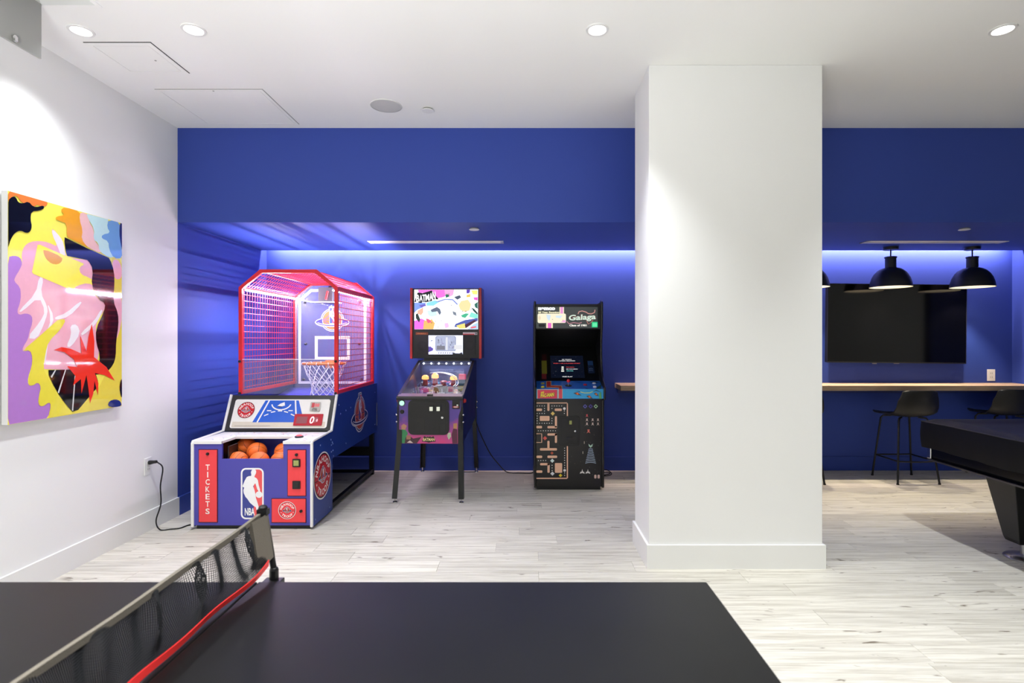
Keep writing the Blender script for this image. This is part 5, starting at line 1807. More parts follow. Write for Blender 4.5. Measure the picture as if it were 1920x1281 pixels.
for s in (-1, 1):
    MB().lathe([(0.055, 0.003), (0.05, -0.001), (0.0002, 0.001)], (s * 0.245, b0 + 0.004, bzb + 0.13), 24, 'y').build('speaker_grille', mat('grille_black', '0A0A0B', 0.6), pin, smooth=True)
# backglass: a lit picture of bright abstract splashes with its title
BX = lambda zx: -0.3725 + 0.0004071 * zx
BZ = lambda zy: 1.9745 - 0.0004071 * zy
MB().box(BX(115), BX(1730), b0 + 0.004, b0 + 0.012, BZ(1112), BZ(108)).build('backglass', mat('backglass_white', 'F4F4F8', 0.2, emit='F4F4FA', estr=1.7), pin, fix=False)
d = Print((0, b0 + 0.004, 0), (1, 0, 0), (0, 0, 1), emit=1.25, step=0.0002)


def pp(pts, c):
    d.poly([(BX(a), BZ(b2)) for a, b2 in pts], c)


pp([(200, 110), (1130, 110), (1000, 220), (860, 300), (700, 330), (480, 200), (230, 190)], 'E672D6')
pp([(880, 110), (1130, 110), (1100, 250), (1000, 300), (900, 260)], 'F4A8D8')
pp([(115, 440), (420, 440), (330, 560), (190, 620), (115, 700)], '7E9CF0')
pp([(115, 900), (300, 840), (420, 900), (360, 1110), (115, 1110)], 'EE6CE0')
pp([(360, 900), (560, 860), (640, 960), (600, 1110), (340, 1110)], 'FBB868')
pp([(400, 840), (480, 850), (560, 930), (460, 960)], 'E85A86')
pp([(430, 440), (640, 380), (760, 420), (600, 520), (420, 520)], '8CD8F0')
pp([(440, 640), (660, 620), (700, 760), (560, 800), (470, 760)], 'CDEFF4')
pp([(640, 420), (900, 340), (1100, 350), (1230, 480), (1200, 500), (1080, 380), (900, 370), (760, 420)], '7C8AD0')
pp([(530, 620), (690, 545), (770, 600), (800, 690), (760, 760), (700, 660), (560, 680)], '5E6A80')
pp([(1090, 650), (1180, 690), (1190, 780), (1100, 740)], '76808E')
pp([(1240, 500), (1300, 400), (1480, 360), (1560, 480), (1520, 640), (1400, 680), (1280, 620)], 'FBD9A0')
pp([(1300, 760), (1420, 710), (1510, 720), (1410, 830), (1330, 810)], '46B088')
pp([(1440, 110), (1540, 110), (1520, 200), (1440, 210)], '5A3CB0')
pp([(1560, 130), (1720, 130), (1720, 240), (1600, 230)], 'F2F07A')
pp([(1620, 310), (1728, 300), (1728, 390), (1630, 370)], 'E85ACC')
pp([(1440, 250), (1540, 220), (1540, 300), (1440, 310)], 'E8C058')
pp([(1560, 560), (1640, 600), (1728, 700), (1728, 760), (1620, 660)], '1E4A44')
pp([(1640, 480), (1728, 420), (1728, 600), (1660, 560)], '2C6A5C')
pp([(1560, 680), (1728, 740), (1728, 860), (1500, 800)], '86E0D0')
pp([(1160, 980), (1400, 880), (1728, 830), (1728, 900), (1500, 1010), (1300, 1060), (1130, 1060)], '4E5CA8')
pp([(1180, 1020), (1400, 960), (1420, 1090), (1260, 1100)], 'E8D878')
pp([(1400, 1000), (1640, 880), (1700, 900), (1500, 1040), (1420, 1090)], '4A2438')
pp([(1600, 1000), (1728, 940), (1728, 1110), (1480, 1110)], 'A8CCF4')
pp([(1540, 1060), (1680, 1030), (1690, 1070), (1560, 1095)], 'E8646C')
pp([(880, 960), (980, 950), (1000, 1060), (900, 1090)], 'F6B8EC')
pp([(1125, 300), (1270, 250), (1310, 310), (1210, 370)], '4A5468')
pp([(900, 190), (920, 250), (950, 210), (975, 250), (1000, 190), (1000, 290), (920, 320)], '1F6A54')
pp([(150, 740), (200, 700), (270, 860), (240, 940), (160, 840)], '2A3A34')
pp([(200, 640), (340, 560), (350, 680), (290, 760), (200, 720)], 'E8B49A')
pp([(230, 510), (400, 470), (420, 520), (300, 560)], '6E62C0')
for (x, y, a) in ((560, 850, 20), (660, 910, 60), (560, 950, 30), (800, 900, -50), (1050, 890, -30), (720, 1060, 20), (1060, 510, 10), (1190, 150, -30), (1560, 610, 70), (1340, 660, 10), (1430, 660, -20)):
    ca, sa = math.cos(R(a)), math.sin(R(a))
    pp([(x - 28 * ca, y + 28 * sa), (x + 10 * sa, y + 10 * ca), (x + 28 * ca, y - 28 * sa), (x - 10 * sa, y - 10 * ca)], '2E3040')
pp([(120, 420), (200, 180), (330, 200), (500, 150), (560, 130), (740, 360), (600, 360), (560, 400), (420, 430), (330, 420), (300, 450)], '10141C')
for i, (ch, x, y, hh) in enumerate((('B', 205, 330, 190), ('A', 290, 325, 170), ('T', 365, 320, 170), ('M', 450, 310, 170), ('A', 545, 290, 190), ('N', 620, 265, 210))):
    d.text(ch, BX(x), BZ(y), hh * 0.0004071, 'FFFFFF', w=0.033 if ch != 'M' else 0.040, rot=2, bold=0.035)
d.build('backglass_art', pin)
# small plates and the video display
d = Print((0, b0 + 0.004, 0), (1, 0, 0), (0, 0, 1), rough=0.3)
d.rect(BX(150), 1.464, BX(465), 1.490, '7A3A20')
d.text('PINBALL', BX(305), 1.477, 0.012, 'B8784A', w=0.09)
d.build('name_plate', pin)
d = Print((0, b0 + 0.004, 0), (1, 0, 0), (0, 0, 1), rough=0.3)
d.rect(BX(1350), 1.464, BX(1715), 1.490, 'D8C4C4')
d.rect(BX(1350), 1.464, BX(1640), 1.475, 'C84A4E')
d.ell(BX(1685), 1.477, 0.010, 0.010, '6A6A70', 12)
d.build('name_plate', pin)
lx0_, lx1_, lz0_, lz1_ = -0.177, 0.177, 1.2625, 1.4585
lcd = MB().box(lx0_, lx1_, b0 - 0.002, b0 + 0.006, lz0_, lz1_).build('display', mat('lcd_glow', 'DDE4FA', 0.2, emit='DDE6FF', estr=0.95), pin, fix=False)
d = Print((lx0_, b0 - 0.002, lz0_), (1, 0, 0), (0, 0, 1), emit=0.9)
W_, H_ = lx1_ - lx0_, lz1_ - lz0_
d.rr(0.20 * W_, 0.17 * H_, 0.80 * W_, 0.97 * H_, 0.02, '9AA2BC')
d.rr(0.22 * W_, 0.20 * H_, 0.78 * W_, 0.94 * H_, 0.018, 'C4CCEA')
lr = random.Random(9)
for i in range(34):
    x, y = lr.uniform(0.24, 0.74) * W_, lr.uniform(0.24, 0.86) * H_
    d.layer = 4
    d.rect(x, y, x + lr.uniform(0.004, 0.016), y + lr.uniform(0.006, 0.03), lr.choice(['B4B8D8', 'D4DCF4', '8A8EA8', 'E4E8FA', 'A8A4CC']))
d.rect(0.24 * W_, 0.24 * H_, 0.48 * W_, 0.45 * H_, '8A8A98')
d.rect(0.5 * W_, 0.22 * H_, 0.56 * W_, 0.9 * H_, 'F4F6FF')
d.poly([(0, 0.12 * H_), (0.12 * W_, 0.2 * H_), (0.14 * W_, 0.3 * H_), (0.05 * W_, 0.42 * H_), (0, 0.4 * H_)], '6E5AC0')
d.poly([(0.05 * W_, 0.70 * H_), (0.09 * W_, 0.75 * H_), (0.13 * W_, 0.75 * H_), (0.09 * W_, 0.70 * H_)], '2A2A34')
d.poly([(0.91 * W_, 0.88 * H_), (0.95 * W_, 0.80 * H_), (0.93 * W_, 0.84 * H_)], '3A3A48')
d.rect(0.75 * W_, 0.26 * H_, 0.99 * W_, 0.5 * H_, 'F8F8FC')
d.poly([(0.7 * W_, 0.0), (0.72 * W_, 0.12 * H_), (0.78 * W_, 0.06 * H_), (0.9 * W_, 0.05 * H_), (0.97 * W_, 0.12 * H_), (W_, 0.0)], '34343E')
for i in range(7):
    d.layer = 8
    d.poly([((0.27 + i * 0.065) * W_, 0.05 * H_), ((0.30 + i * 0.065) * W_, 0.11 * H_), ((0.325 + i * 0.065) * W_, 0.08 * H_), ((0.30 + i * 0.065) * W_, 0.045 * H_)], '4A4680')
d.build('display_picture', pin).parent = lcd

# cord of the pinball machine down to the rear wall
t = thing('power_cord', 'black power cord hanging from the pinball machine to the floor by the video cabinet', 'cord', (-0.5, 5.8, 0))
MB().tube(bez([(-0.537, 5.835, 0.82), (-0.532, 5.84, 0.74), (-0.525, 5.80, 0.54), (-0.40, 5.81, 0.24), (-0.28, 5.80, 0.08), (-0.19, 5.77, 0.008), (-0.06, 5.74, 0.006), (0.06, 5.74, 0.006), (0.10, 5.79, 0.02)]), 0.0052, 8).build('cable', BLACK, t, smooth=True)

# ================================================================== UPRIGHT VIDEO CABINET
vx0, vx1, vy = 0.0815, 0.7375, 5.095
vcx = (vx0 + vx1) / 2
vid = thing('video_cabinet', 'upright black video arcade cabinet beside the white column', 'arcade cabinet', (vcx, vy, 0))
VB = mat('laminate_black', '0B0B0C', 0.4)
TB = mat('black_t_molding', '101011', 0.3)
vprof = [(vy, 0.03), (vy, 0.845), (5.00, 0.868), (4.985, 0.975), (5.02, 0.995), (5.10, 1.03), (5.165, 1.10), (5.215, 1.22), (5.225, 1.34), (5.205, 1.47), (5.175, 1.54), (5.160, 1.74),
         (5.165, 1.768), (5.185, 1.782), (5.215, 1.78), (5.27, 1.765), (5.80, 1.765), (5.80, 0.03)]
for a, b2 in ((vx0, vx0 + 0.02), (vx1 - 0.02, vx1)):
    MB().prism(vprof, 'x', a, b2).build('side_panel', VB, vid)
    xm = (a + b2) / 2
    MB().tube([(xm, y, z) for y, z in vprof[:17]], 0.0108, 8).build('edge_trim', TB, vid, smooth=True)
ix0, ix1 = vx0 + 0.02, vx1 - 0.02
MB().box(ix0, ix1, vy + 0.008, vy + 0.024, 0.035, 0.86).build('front_panel', mat('front_print_black', '141312', 0.28, spec=0.5), vid, fix=False)
MB().box(ix0 + 0.01, ix1 - 0.01, vy + 0.04, 5.78, 0.0, 0.035).build('plinth', BLACK, vid, fix=False)
MB().box(ix0, ix1, 5.78, 5.80, 0.03, 1.765).build('rear_panel', VB, vid, fix=False)
MB().box(ix0, ix1, 5.20, 5.78, 1.735, 1.755).build('top_panel', VB, vid, fix=False)
# control panel
A = Vector((0, 4.995, 0.966)); B = Vector((0, 5.25, 1.020))
cpv = (B - A).normalized()
cpn = Vector((1, 0, 0)).cross(cpv)
cpl = (B - A).length
cp = MB().prism([(5.003, 0.872), (4.997, 0.962), (5.25, 1.016), (5.25, 0.90), (vy + 0.02, 0.855)], 'x', ix0, ix1).build('control_panel', mat('panel_blue', '2A6CC8', 0.3), vid, fix=False)
CX = lambda zx: (995 + zx / 12.807 - 985) * 5.0 / 1020
CZf = lambda zy: 1.42 - (655 + zy / 12.807 - 636) * 5.0 / 1020


def ctop(zx, zy):
    """grid coordinates of the artwork -> (x, distance up the sloping top)"""
    f = (935 - zy) / 180.0
    v = f * cpl
    y = 4.995 + f * 0.255
    return ((995 + zx / 12.807 - 985) * y / 1020, v)


d = Print(A + Vector((0, 0, -0.004)), (1, 0, 0), cpv)
d.poly([ctop(375, 760), ctop(490, 760), ctop(495, 855), ctop(745, 862), ctop(755, 935), ctop(670, 935), ctop(668, 912), ctop(375, 905)], 'E8C070')
d.poly([ctop(385, 768), ctop(480, 768), ctop(485, 865), ctop(735, 872), ctop(745, 935), ctop(680, 935), ctop(678, 902), ctop(385, 895)], 'B8302C')
d.poly([ctop(1000, 770), ctop(1150, 780), ctop(1280, 800), ctop(1150, 800)], '1C4C9C')
d.poly([ctop(1420, 790), ctop(1560, 770), ctop(1640, 790), ctop(1560, 810)], '16284C')
d.poly([ctop(1280, 905), ctop(1420, 935), ctop(1340, 935)], '16386C')
d.poly([ctop(1600, 900), ctop(1690, 840), ctop(1690, 935), ctop(1560, 935)], '2A4A3A')
for (a, b2) in ((805, 830), (1005, 830), (805, 900), (1015, 900)):
    q = ctop(a, b2)
    d.layer = 3
    d.ell(q[0], q[1], 0.007, 0.007, '153A80', 10)
d.build('panel_top_print', vid).parent = cp
d = Print((0, 4.9965, 0), (1, 0, 0), (0, 0, 1))
vz0, vz1 = 0.874, 0.960
d.rect(ix0 + 0.001, vz0, ix1 - 0.001, vz1, '3AA8DE')
d.rect(CX(155), vz0, CX(650), CZf(960), 'E8D0A0')
d.rect(CX(163), vz0, CX(640), CZf(970), '7A7A8A')
d.rect(CX(168), vz0, CX(630), CZf(980), 'D84058')
d.rect(CX(665), vz0, CX(765), vz1, 'E8D0A0')
d.rect(CX(675), vz0, CX(755), vz1, 'D84A5A')
d.text('MS', CX(285), CZf(1040), 0.020, 'F4DE4A', w=0.030, rot=8, bold=0.05, shear=0.15)
d.text('PAC-MAN', CX(400), CZf(1100), 0.040, '7A2030', w=0.135, rot=6, bold=0.09, shear=0.12)
d.text('PAC-MAN', CX(400), CZf(1100), 0.036, 'F6E24E', w=0.125, rot=6, bold=0.045, shear=0.12)
d.poly([(CX(930), CZf(985)), (CX(1180), CZf(1010)), (CX(1190), CZf(1030)), (CX(1060), CZf(1000))], '24405C')
d.line([(CX(1190), CZf(1025)), (CX(1300), CZf(1050)), (CX(1420), CZf(1045)), (CX(1490), CZf(1015))], 0.006, 'D8D870')
d.poly([(CX(1480), CZf(1020)), (CX(1570), CZf(975)), (CX(1700), CZf(1030)), (CX(1570), CZf(1000))], '24405C')
for (x, y, l2) in ((1120, 1070, 100), (1410, 1145, 80), (1570, 1080, 60)):
    d.poly([(CX(x - l2), CZf(y - 20)), (CX(x), CZf(y - 40)), (CX(x + l2), CZf(y + 40)), (CX(x), CZf(y + 30))], '3C4A3C')
    d.poly([(CX(x - l2 * .5), CZf(y - 12)), (CX(x), CZf(y - 38)), (CX(x + l2 * .6), CZf(y + 14)), (CX(x), CZf(y + 24))], 'C84A30')
    d.ell(CX(x), CZf(y), 0.008, 0.006, 'E89050', 8)
d.poly([(CX(1640), CZf(1190)), (CX(1640), CZf(1040)), (CX(1690), CZf(1030)), (CX(1700), CZf(1190))], '5AA86A')
d.build('panel_front_print', vid).parent = cp


def push(zx, zy, col, r, name='push_button'):
    q = ctop(zx, zy)
    c0 = A + Vector((q[0], 0, -0.002)) + cpv * q[1]
    m = MB().lathe([(r, 0), (r, 0.006), (r * 0.8, 0.009), (r * 0.75, 0.008), (0.0002, 0.0075)], (0, 0, 0), 18)
    rot = Vector((0, 0, 1)).rotation_difference(cpn)
    m.v = [tuple(rot @ Vector(p) + c0) for p in m.v]
    o = m.build(name, mat('button_' + col, col, 0.3), vid, smooth=True)
    o.parent = cp


push(290, 825, 'B8A83C', 0.017)
push(288, 905, 'D8D43C', 0.017)
push(1522, 820, 'F0F0F0', 0.017)
push(1540, 902, 'F0F0F0', 0.017)
push(1310, 855, 'B82434', 0.018)
q = ctop(905, 870)
c0 = A + Vector((q[0], 0, -0.001)) + cpv * q[1]
rot = Vector((0, 0, 1)).rotation_difference(cpn)
m = MB().lathe([(0.032, 0), (0.031, 0.002), (0.0002, 0.003)], (0, 0, 0), 24)
m.v = [tuple(rot @ Vector(p) + c0) for p in m.v]
m.build('joystick_washer', BLACK, vid, smooth=True).parent = cp
m = MB().tube([(0, 0, 0), (0, 0, 0.035)], 0.005, 8)
m.v = [tuple(rot @ Vector(p) + c0) for p in m.v]
m.build('joystick_shaft', STEEL, vid, smooth=True).parent = cp
m = MB().sphere((0, 0, 0.047), 0.017, 18, 12)
m.v = [tuple(rot @ Vector(p) + c0) for p in m.v]
m.build('joystick_ball', mat('joystick_red', 'D42434', 0.25), vid, smooth=True).parent = cp

# monitor and its bezel
A2 = Vector((0, 5.255, 1.018)); B2 = Vector((0, 5.56, 1.345))
mv = (B2 - A2).normalized()
mn_ = Vector((1, 0, 0)).cross(mv)
ML = (B2 - A2).length
bzl = MB().prism([(5.255, 1.018), (5.56, 1.345), (5.57, 1.335), (5.265, 1.008)], 'x', ix0, ix1).build('monitor_bezel', mat('bezel_black', '060607', 0.3), vid, fix=False)


def mon(zx, zy):
    """grid coordinates of the artwork -> (across, up) on the sloping monitor plane"""
    px, py = 995 + zx / 12.807, 655 + zy / 12.807
    dy = -(py - 636) / 1020
    # ray (t*dx, t, 1.42+t*dy) meets the plane through A2 with direction mv
    k = mv.z / mv.y
    tt = (A2.z - 1.42 - k * A2.y) / (dy - k)
    return ((px - 985) / 1020 * tt, (tt - A2.y) / mv.y)


scr = [mon(455, 690), mon(1300, 690), mon(1265, 160), mon(480, 160)]
s0, s1 = mon(470, 690), mon(1275, 160)
sx0, sx1, sv0, sv1 = mon(478, 420)[0], mon(1275, 420)[0], s0[1], s1[1]
m = MB()
vs = []
for dd in (0.0008, 0.003):
    for u, v in ((sx0, sv0), (sx1, sv0), (sx1, sv1), (sx0, sv1)):
        vs.append(A2 + Vector((u, 0, 0)) + mv * v + mn_ * dd)
m.add(vs, [(0, 3, 2, 1), (4, 5, 6, 7), (0, 1, 5, 4), (1, 2, 6, 5), (2, 3, 7, 6), (3, 0, 4, 7)])
screen = m.build('screen', mat('crt_dark', '04060C', 0.15, emit='0A1020', estr=0.9), vid, fix=False)
d = Print(A2 + mn_ * 0.003, (1, 0, 0), mv, emit=1.0, step=0.0001)


def mtext(s, zx, zy, hz, col, wz):
    a, b2 = mon(zx, zy + hz / 2), mon(zx, zy - hz / 2)
    c1, c2 = mon(zx - wz / 2, zy), mon(zx + wz / 2, zy)
    d.text(s, (c1[0] + c2[0]) / 2, (a[1] + b2[1]) / 2, b2[1] - a[1], col, w=c2[0] - c1[0], bold=0.03)


sr = random.Random(21)
for i in range(60):
    q = mon(sr.uniform(490, 1240), sr.uniform(190, 670))
    d.layer = 1
    d.rect(q[0], q[1], q[0] + 0.0015, q[1] + 0.0018, sr.choice(['8090C0', '40A080', 'C06060', 'B0B0C0', '5060A0']))
d.layer = 3
mtext("20 YEAR'S", 865, 250, 18, 'F4F4F4', 230)
mtext('CLASSIC REUNION', 868, 284, 22, 'F4F4F4', 390)
mtext('PUSH 1 OR 2 PLAYERS START', 868, 345, 20, 'D84A4A', 640)
mtext('PAC-MAN', 948, 437, 18, 'D84A4A', 190)
mtext('MS PAC-MAN', 990, 482, 18, 'F4EEF4', 270)
mtext('GALAGA', 942, 525, 20, '7AD8D8', 165)
mtext('FREE PLAY', 885, 665, 22, 'F4F4F4', 245)
for zy, l2 in ((437, 26), (482, 28), (530, 34)):
    a, b2 = mon(767 - l2, zy + 15), mon(767 + l2, zy - 15)
    d.rr(a[0], a[1], b2[0], b2[1], 0.003, 'F4F4E8', 2)
d.build('screen_text', vid).parent = screen
# printed strips on the bezel at both sides of the screen
d = Print(A2, (1, 0, 0), mv)
for (x0_, x1_, za, zb, c) in ((265, 375, 715, 590, '6A1C20'), (268, 382, 590, 275, '6E6A20'), (275, 378, 275, 120, '3A1014'),
                              (1375, 1490, 390, 280, '2A4878'), (1385, 1520, 580, 400, '1A2A48')):
    a, b2 = mon(x0_, za), mon(x1_, zb)
    d.rect(a[0], a[1], b2[0], b2[1], c)
for zy in (480, 520):
    a, b2 = mon(1400, zy), mon(1500, zy)
    d.line([a, ((a[0] + b2[0]) / 2, a[1] + 0.012), b2], 0.005, '7A90B8')
d.build('bezel_print', vid).parent = bzl
# speaker panel above the screen recess, marquee
MB().prism([(5.56, 1.345), (5.24, 1.525), (5.25, 1.54), (5.57, 1.36)], 'x', ix0, ix1).build('speaker_panel', VB, vid, fix=False)
mq = MB().box(ix0, ix1, 5.19, 5.205, 1.515, 1.735).build('marquee_frame', VB, vid, fix=False)
QX = lambda zx: (995 + zx / 13.714 - 985) * 5.19 / 1020
QZ = lambda zy: 1.42 - (565 + zy / 13.714 - 636) * 5.19 / 1020
glass = MB().box(QX(140), QX(1720), 5.184, 5.19, QZ(690), QZ(148)).build('marquee', mat('marquee_dark', '101212', 0.2, emit='3C403E', estr=1.0), vid, fix=False)
d = Print((0, 5.184, 0), (1, 0, 0), (0, 0, 1), emit=1.0, step=0.0002)
QR = lambda a, b2, c, e_, r, col: d.rr(QX(a), QZ(b2), QX(c), QZ(e_), r, col, 4)
QR(740, 345, 855, 150, 0.002, 'FFF4D0')
QR(762, 345, 832, 150, 0.002, 'EE9AD8')
QR(400, 690, 568, 530, 0.002, 'FFF4D0')
QR(440, 690, 530, 540, 0.002, 'F06CD0')
QR(178, 560, 905, 318, 0.014, 'FFF6D8')
d.poly([(QX(400), QZ(340)), (QX(520), QZ(360)), (QX(480), QZ(520)), (QX(420), QZ(440))], 'D4E8F8')
d.poly([(QX(640), QZ(370)), (QX(820), QZ(370)), (QX(760), QZ(440)), (QX(650), QZ(420))], 'D8ECFA')
d.poly([(QX(760), QZ(540)), (QX(890), QZ(480)), (QX(900), QZ(545))], 'F4A8E0')
d.ell(QX(230), QZ(430), 0.012, 0.020, 'F4E0C0', 12)
d.ell(QX(560), QZ(470), 0.004, 0.004, '8A8A90', 8)
d.ell(QX(830), QZ(490), 0.005, 0.005, 'E070A0', 8)
d.text('namco', QX(410), QZ(193), 0.030, 'FFFFFF', w=0.164, bold=0.08)
d.text('20 Year Reunion', QX(462), QZ(285), 0.016, 'FFFAD0', w=0.202, bold=0.06)
# the flowing title
d.line([(QX(1215), QZ(330)), (QX(1240), QZ(270)), (QX(1320), QZ(250)), (QX(1420), QZ(280)), (QX(1480), QZ(320)), (QX(1560), QZ(325)), (QX(1640), QZ(290)), (QX(1650), QZ(220))], 0.009, 'C89088')
d.line([(QX(930), QZ(520)), (QX(980), QZ(580)), (QX(1100), QZ(550)), (QX(1240), QZ(570)), (QX(1310), QZ(545))], 0.008, 'B8808A')
d.line([(QX(1400), QZ(430)), (QX(1480), QZ(590)), (QX(1560), QZ(540)), (QX(1600), QZ(480))], 0.008, 'A87068')
d.text('Galaga', QX(1325), QZ(430), 0.072, '6A3430', w=0.268, rot=3, bold=0.08, shear=0.12)
d.text('Galaga', QX(1325), QZ(430), 0.068, 'D8EEDC', w=0.258, rot=3, bold=0.03, shear=0.12)
d.text('Class of 1981', QX(1215), QZ(622), 0.019, 'FFFAF0', w=0.165, bold=0.05)
QR(1568, 672, 1718, 532, 0.004, '2CD088')
QR(1590, 650, 1700, 560, 0.002, '6AF0B0')
QR(205, 660, 370, 590, 0.010, '18191A')
d.build('marquee_print', vid).parent = glass

# front art: rounded bars and dots on the left, small bright shapes on the right
d = Print((0, vy + 0.008, 0), (1, 0, 0), (0, 0, 1), rough=0.28)
FXv = lambda zx: 0.05 + zx * 0.000762
FZv = lambda zy: 0.926 - zy * 0.000762
PCH = 'EFBE9E'


def bar(x0_, y0_, x1_, y1_, r=0.008):
    d.layer = 2
    d.rr(FXv(x0_), FZv(y1_), FXv(x1_), FZv(y0_), min(r, abs(FXv(x1_) - FXv(x0_)) / 2.01, abs(FZv(y1_) - FZv(y0_)) / 2.01), PCH, 4)


L0 = 70
d.layer = 2
d.line([(FXv(L0), FZv(138)), (FXv(445), FZv(138)), (FXv(452), FZv(146)), (FXv(452), FZv(1058)), (FXv(445), FZv(1066)), (FXv(L0), FZv(1066))], 0.011, PCH)
for b2 in ((205, 140, 232, 236), (L0, 206, 140, 237), (296, 206, 384, 237), (112, 298, 232, 358), (298, 300, 324, 440), (206, 422, 324, 450), (L0, 420, 140, 450), (206, 512, 324, 540), (298, 514, 324, 630),
           (205, 604, 232, 700), (114, 694, 324, 724), (L0, 786, 142, 816), (206, 786, 326, 816), (116, 878, 234, 906), (206, 880, 234, 998), (298, 878, 388, 998), (L0, 968, 144, 998)):
    bar(*b2)
d.layer = 2
d.line([(FXv(L0), FZv(517)), (FXv(136), FZv(517)), (FXv(136), FZv(624)), (FXv(L0), FZv(624))], 0.008, PCH)
dots = [(80 + 30 * i, 175) for i in range(4)] + [(262 + 30 * i, 175) for i in range(5)] + [(80, 267), (110, 267), (140, 267), (170, 267), (80, 298), (80, 328), (80, 358), (170, 206), (170, 236)]
dots += [(80 + 30 * i, 388) for i in range(7)] + [(262, 206), (262, 328), (262, 358)] + [(95 + 30 * i, 480) for i in range(8)] + [(415, 236), (415, 267)]
dots += [(418, 695 + 30 * i) for i in range(9)] + [(95 + 30 * i, 847) for i in range(4)] + [(264, 905), (264, 938), (264, 970), (418, 1000), (418, 1030)]
for x, y in dots:
    d.layer = 2
    d.rect(FXv(x - 5), FZv(y + 5), FXv(x + 5), FZv(y - 5), 'F4F0EC')
for x, y in ((415, 207), (418, 968)):
    d.layer = 2
    d.ell(FXv(x), FZv(y), 0.0125, 0.0125, 'F4F0EC', 16)
for x, y, c in ((272, 268, 'E8CC70'), (176, 572, 'DC5A50'), (266, 850, 'D4E8E8'), (268, 1008, 'E4E4E8'), (262, 755, 'B8502E')):
    d.layer = 2
    k = 20 if c == 'B8502E' else 26
    d.poly([(FXv(x - k), FZv(y)), (FXv(x), FZv(y + k)), (FXv(x + k), FZv(y)), (FXv(x), FZv(y - k))], c)
d.layer = 2
d.poly([(FXv(345), FZv(1030)), (FXv(368), FZv(1052)), (FXv(390), FZv(1030)), (FXv(368), FZv(1008))], 'E8D030')
# right half: rows of little emblems, a fan of arcs, arrowheads
for x, c in ((670, '6A6AC0'), (738, '5A4AA8'), (802, 'B8E0A8')):
    d.layer = 2
    d.poly([(FXv(x - 26), FZv(180)), (FXv(x), FZv(206)), (FXv(x + 26), FZv(180)), (FXv(x), FZv(154))], c)
    d.poly([(FXv(x - 14), FZv(180)), (FXv(x), FZv(194)), (FXv(x + 14), FZv(180)), (FXv(x), FZv(166))], '1A1830')
for (x, y, c) in ((693, 295, 'D85A60'), (693, 348, 'D8C0B4'), (763, 348, 'D8C0B4'), (829, 348, 'D8C0B4'), (693, 398, 'D8C0B4'), (763, 398, 'D8C0B4'), (829, 398, 'D8C0B4'), (712, 488, 'D8705E')):
    d.layer = 2
    k = 18 if c != 'D8705E' else 24
    d.poly([(FXv(x - k), FZv(y + k)), (FXv(x - k * 0.4), FZv(y)), (FXv(x - k * .6), FZv(y - k)), (FXv(x + k * .6), FZv(y - k)), (FXv(x + k * 0.4), FZv(y)), (FXv(x + k), FZv(y + k)), (FXv(x), FZv(y + k * .4))], c)
d.layer = 2
d.poly([(FXv(712), FZv(640)), (FXv(738), FZv(664)), (FXv(764), FZv(640)), (FXv(760), FZv(670)), (FXv(738), FZv(690)), (FXv(716), FZv(670))], 'B8D8C0')
for i in range(9):
    y = 705 + i * 21
    hwid = 26 + i * 5
    d.layer = 2
    d.line([(FXv(738 - hwid), FZv(y + 6)), (FXv(738 - hwid * .5), FZv(y - 2)), (FXv(738), FZv(y - 5)), (FXv(738 + hwid * .5), FZv(y - 2)), (FXv(738 + hwid), FZv(y + 6))], 0.0065, 'A0B0C4')
for x in (635, 704):
    d.layer = 2
    d.poly([(FXv(x - 30), FZv(1010)), (FXv(x - 22), FZv(985)), (FXv(x - 8), FZv(985)), (FXv(x), FZv(952)), (FXv(x + 8), FZv(985)), (FXv(x + 22), FZv(985)), (FXv(x + 30), FZv(1010)), (FXv(x), FZv(1000))], 'E8E4E0')
for x in (796, 837):
    d.layer = 2
    d.rr(FXv(x - 14), FZv(1068), FXv(x + 14), FZv(1022), 0.008, 'D8B8AC', 3)
sr = random.Random(2)
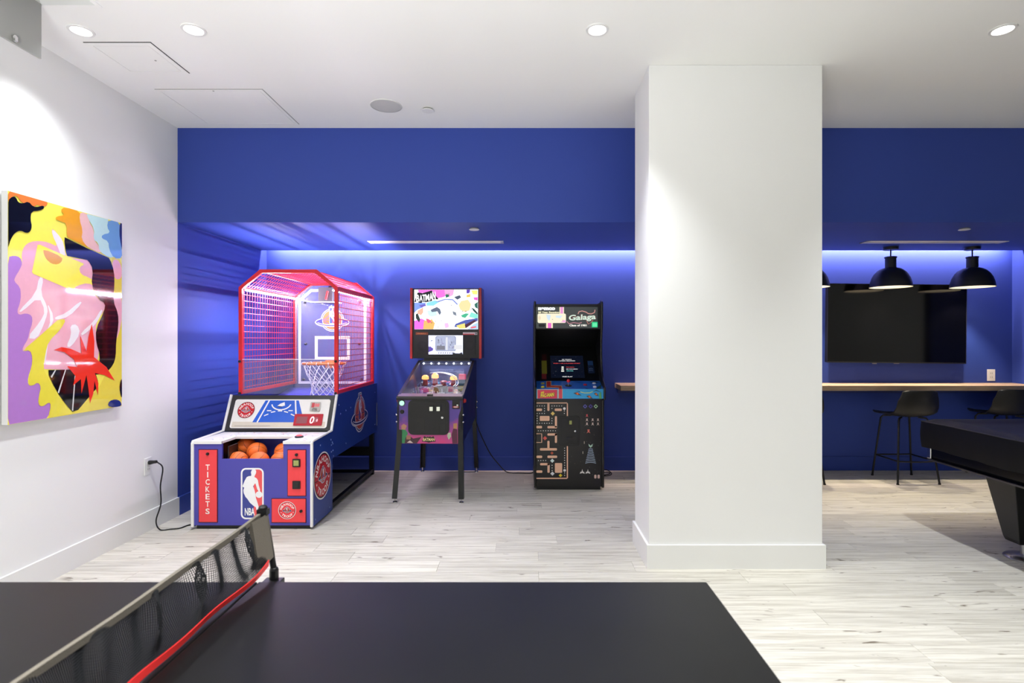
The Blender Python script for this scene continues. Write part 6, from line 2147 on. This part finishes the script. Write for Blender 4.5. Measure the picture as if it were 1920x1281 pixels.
for i in range(40):
    d.layer = 2
    x, y = sr.uniform(480, 860), sr.uniform(220, 1100)
    d.rect(FXv(x), FZv(y + 4), FXv(x + 3), FZv(y), sr.choice(['7A7A70', '8A6A50', 'A8A8A0', 'B89A80']))
for x, y in ((660, 625), (643, 748)):
    d.rect(FXv(x - 3), FZv(y + 16), FXv(x + 3), FZv(y - 14), 'E0D4C0')
d.build('front_print', vid)
# coin door
def vplate(name, m_, x0_, x1_, y0_, y1_, r, a, b2, parent=None, bevel=0.0015):
    o = MB().prism(rrpts(FXv(x0_), FZv(y1_), FXv(x1_), FZv(y0_), r, 5), 'y', vy + 0.008 - a, vy + 0.008 - b2).build(name, m_, vid, bevel=bevel)
    if parent:
        o.parent = parent
    return o


vplate('coin_door_frame', mat('door_frame_black', '0C0C0D'), 338, 608, 300, 668, 0.03, 0.010, 0.0)
cdv = vplate('coin_door', DOORB, 362, 588, 322, 645, 0.018, 0.014, 0.009)
vplate('coin_slot', BLACK, 458, 520, 335, 412, 0.004, 0.020, 0.013, cdv)
vplate('coin_insert', mat('coin_insert_0', '9DA35C'), 474, 504, 352, 398, 0.002, 0.023, 0.019, cdv, 0.0006)
vplate('coin_return', BLACK, 440, 515, 555, 625, 0.004, 0.018, 0.013, cdv)
o = MB().lathe([(0.0002, -0.012), (0.009, -0.011), (0.0115, -0.005), (0.0115, 0.004)], (FXv(545), vy - 0.006, FZv(480)), 16, 'y').build('door_lock', CHROME, vid, smooth=True)
o.parent = cdv
# coiled cord behind the cabinet
t = thing('power_cord', 'coiled black cord on the floor behind the right side of the video cabinet', 'cord', (0.8, 5.72, 0))
MB().tube(bez([(0.76, 5.80, 0.10), (0.80, 5.78, 0.05), (0.88, 5.74, 0.03), (0.90, 5.68, 0.010), (0.84, 5.62, 0.008), (0.76, 5.62, 0.008), (0.76, 5.70, 0.012), (0.86, 5.73, 0.020), (0.88, 5.66, 0.022), (0.80, 5.60, 0.016), (0.752, 5.58, 0.010)]), 0.0048, 8).build('cable', BLACK, t, smooth=True)
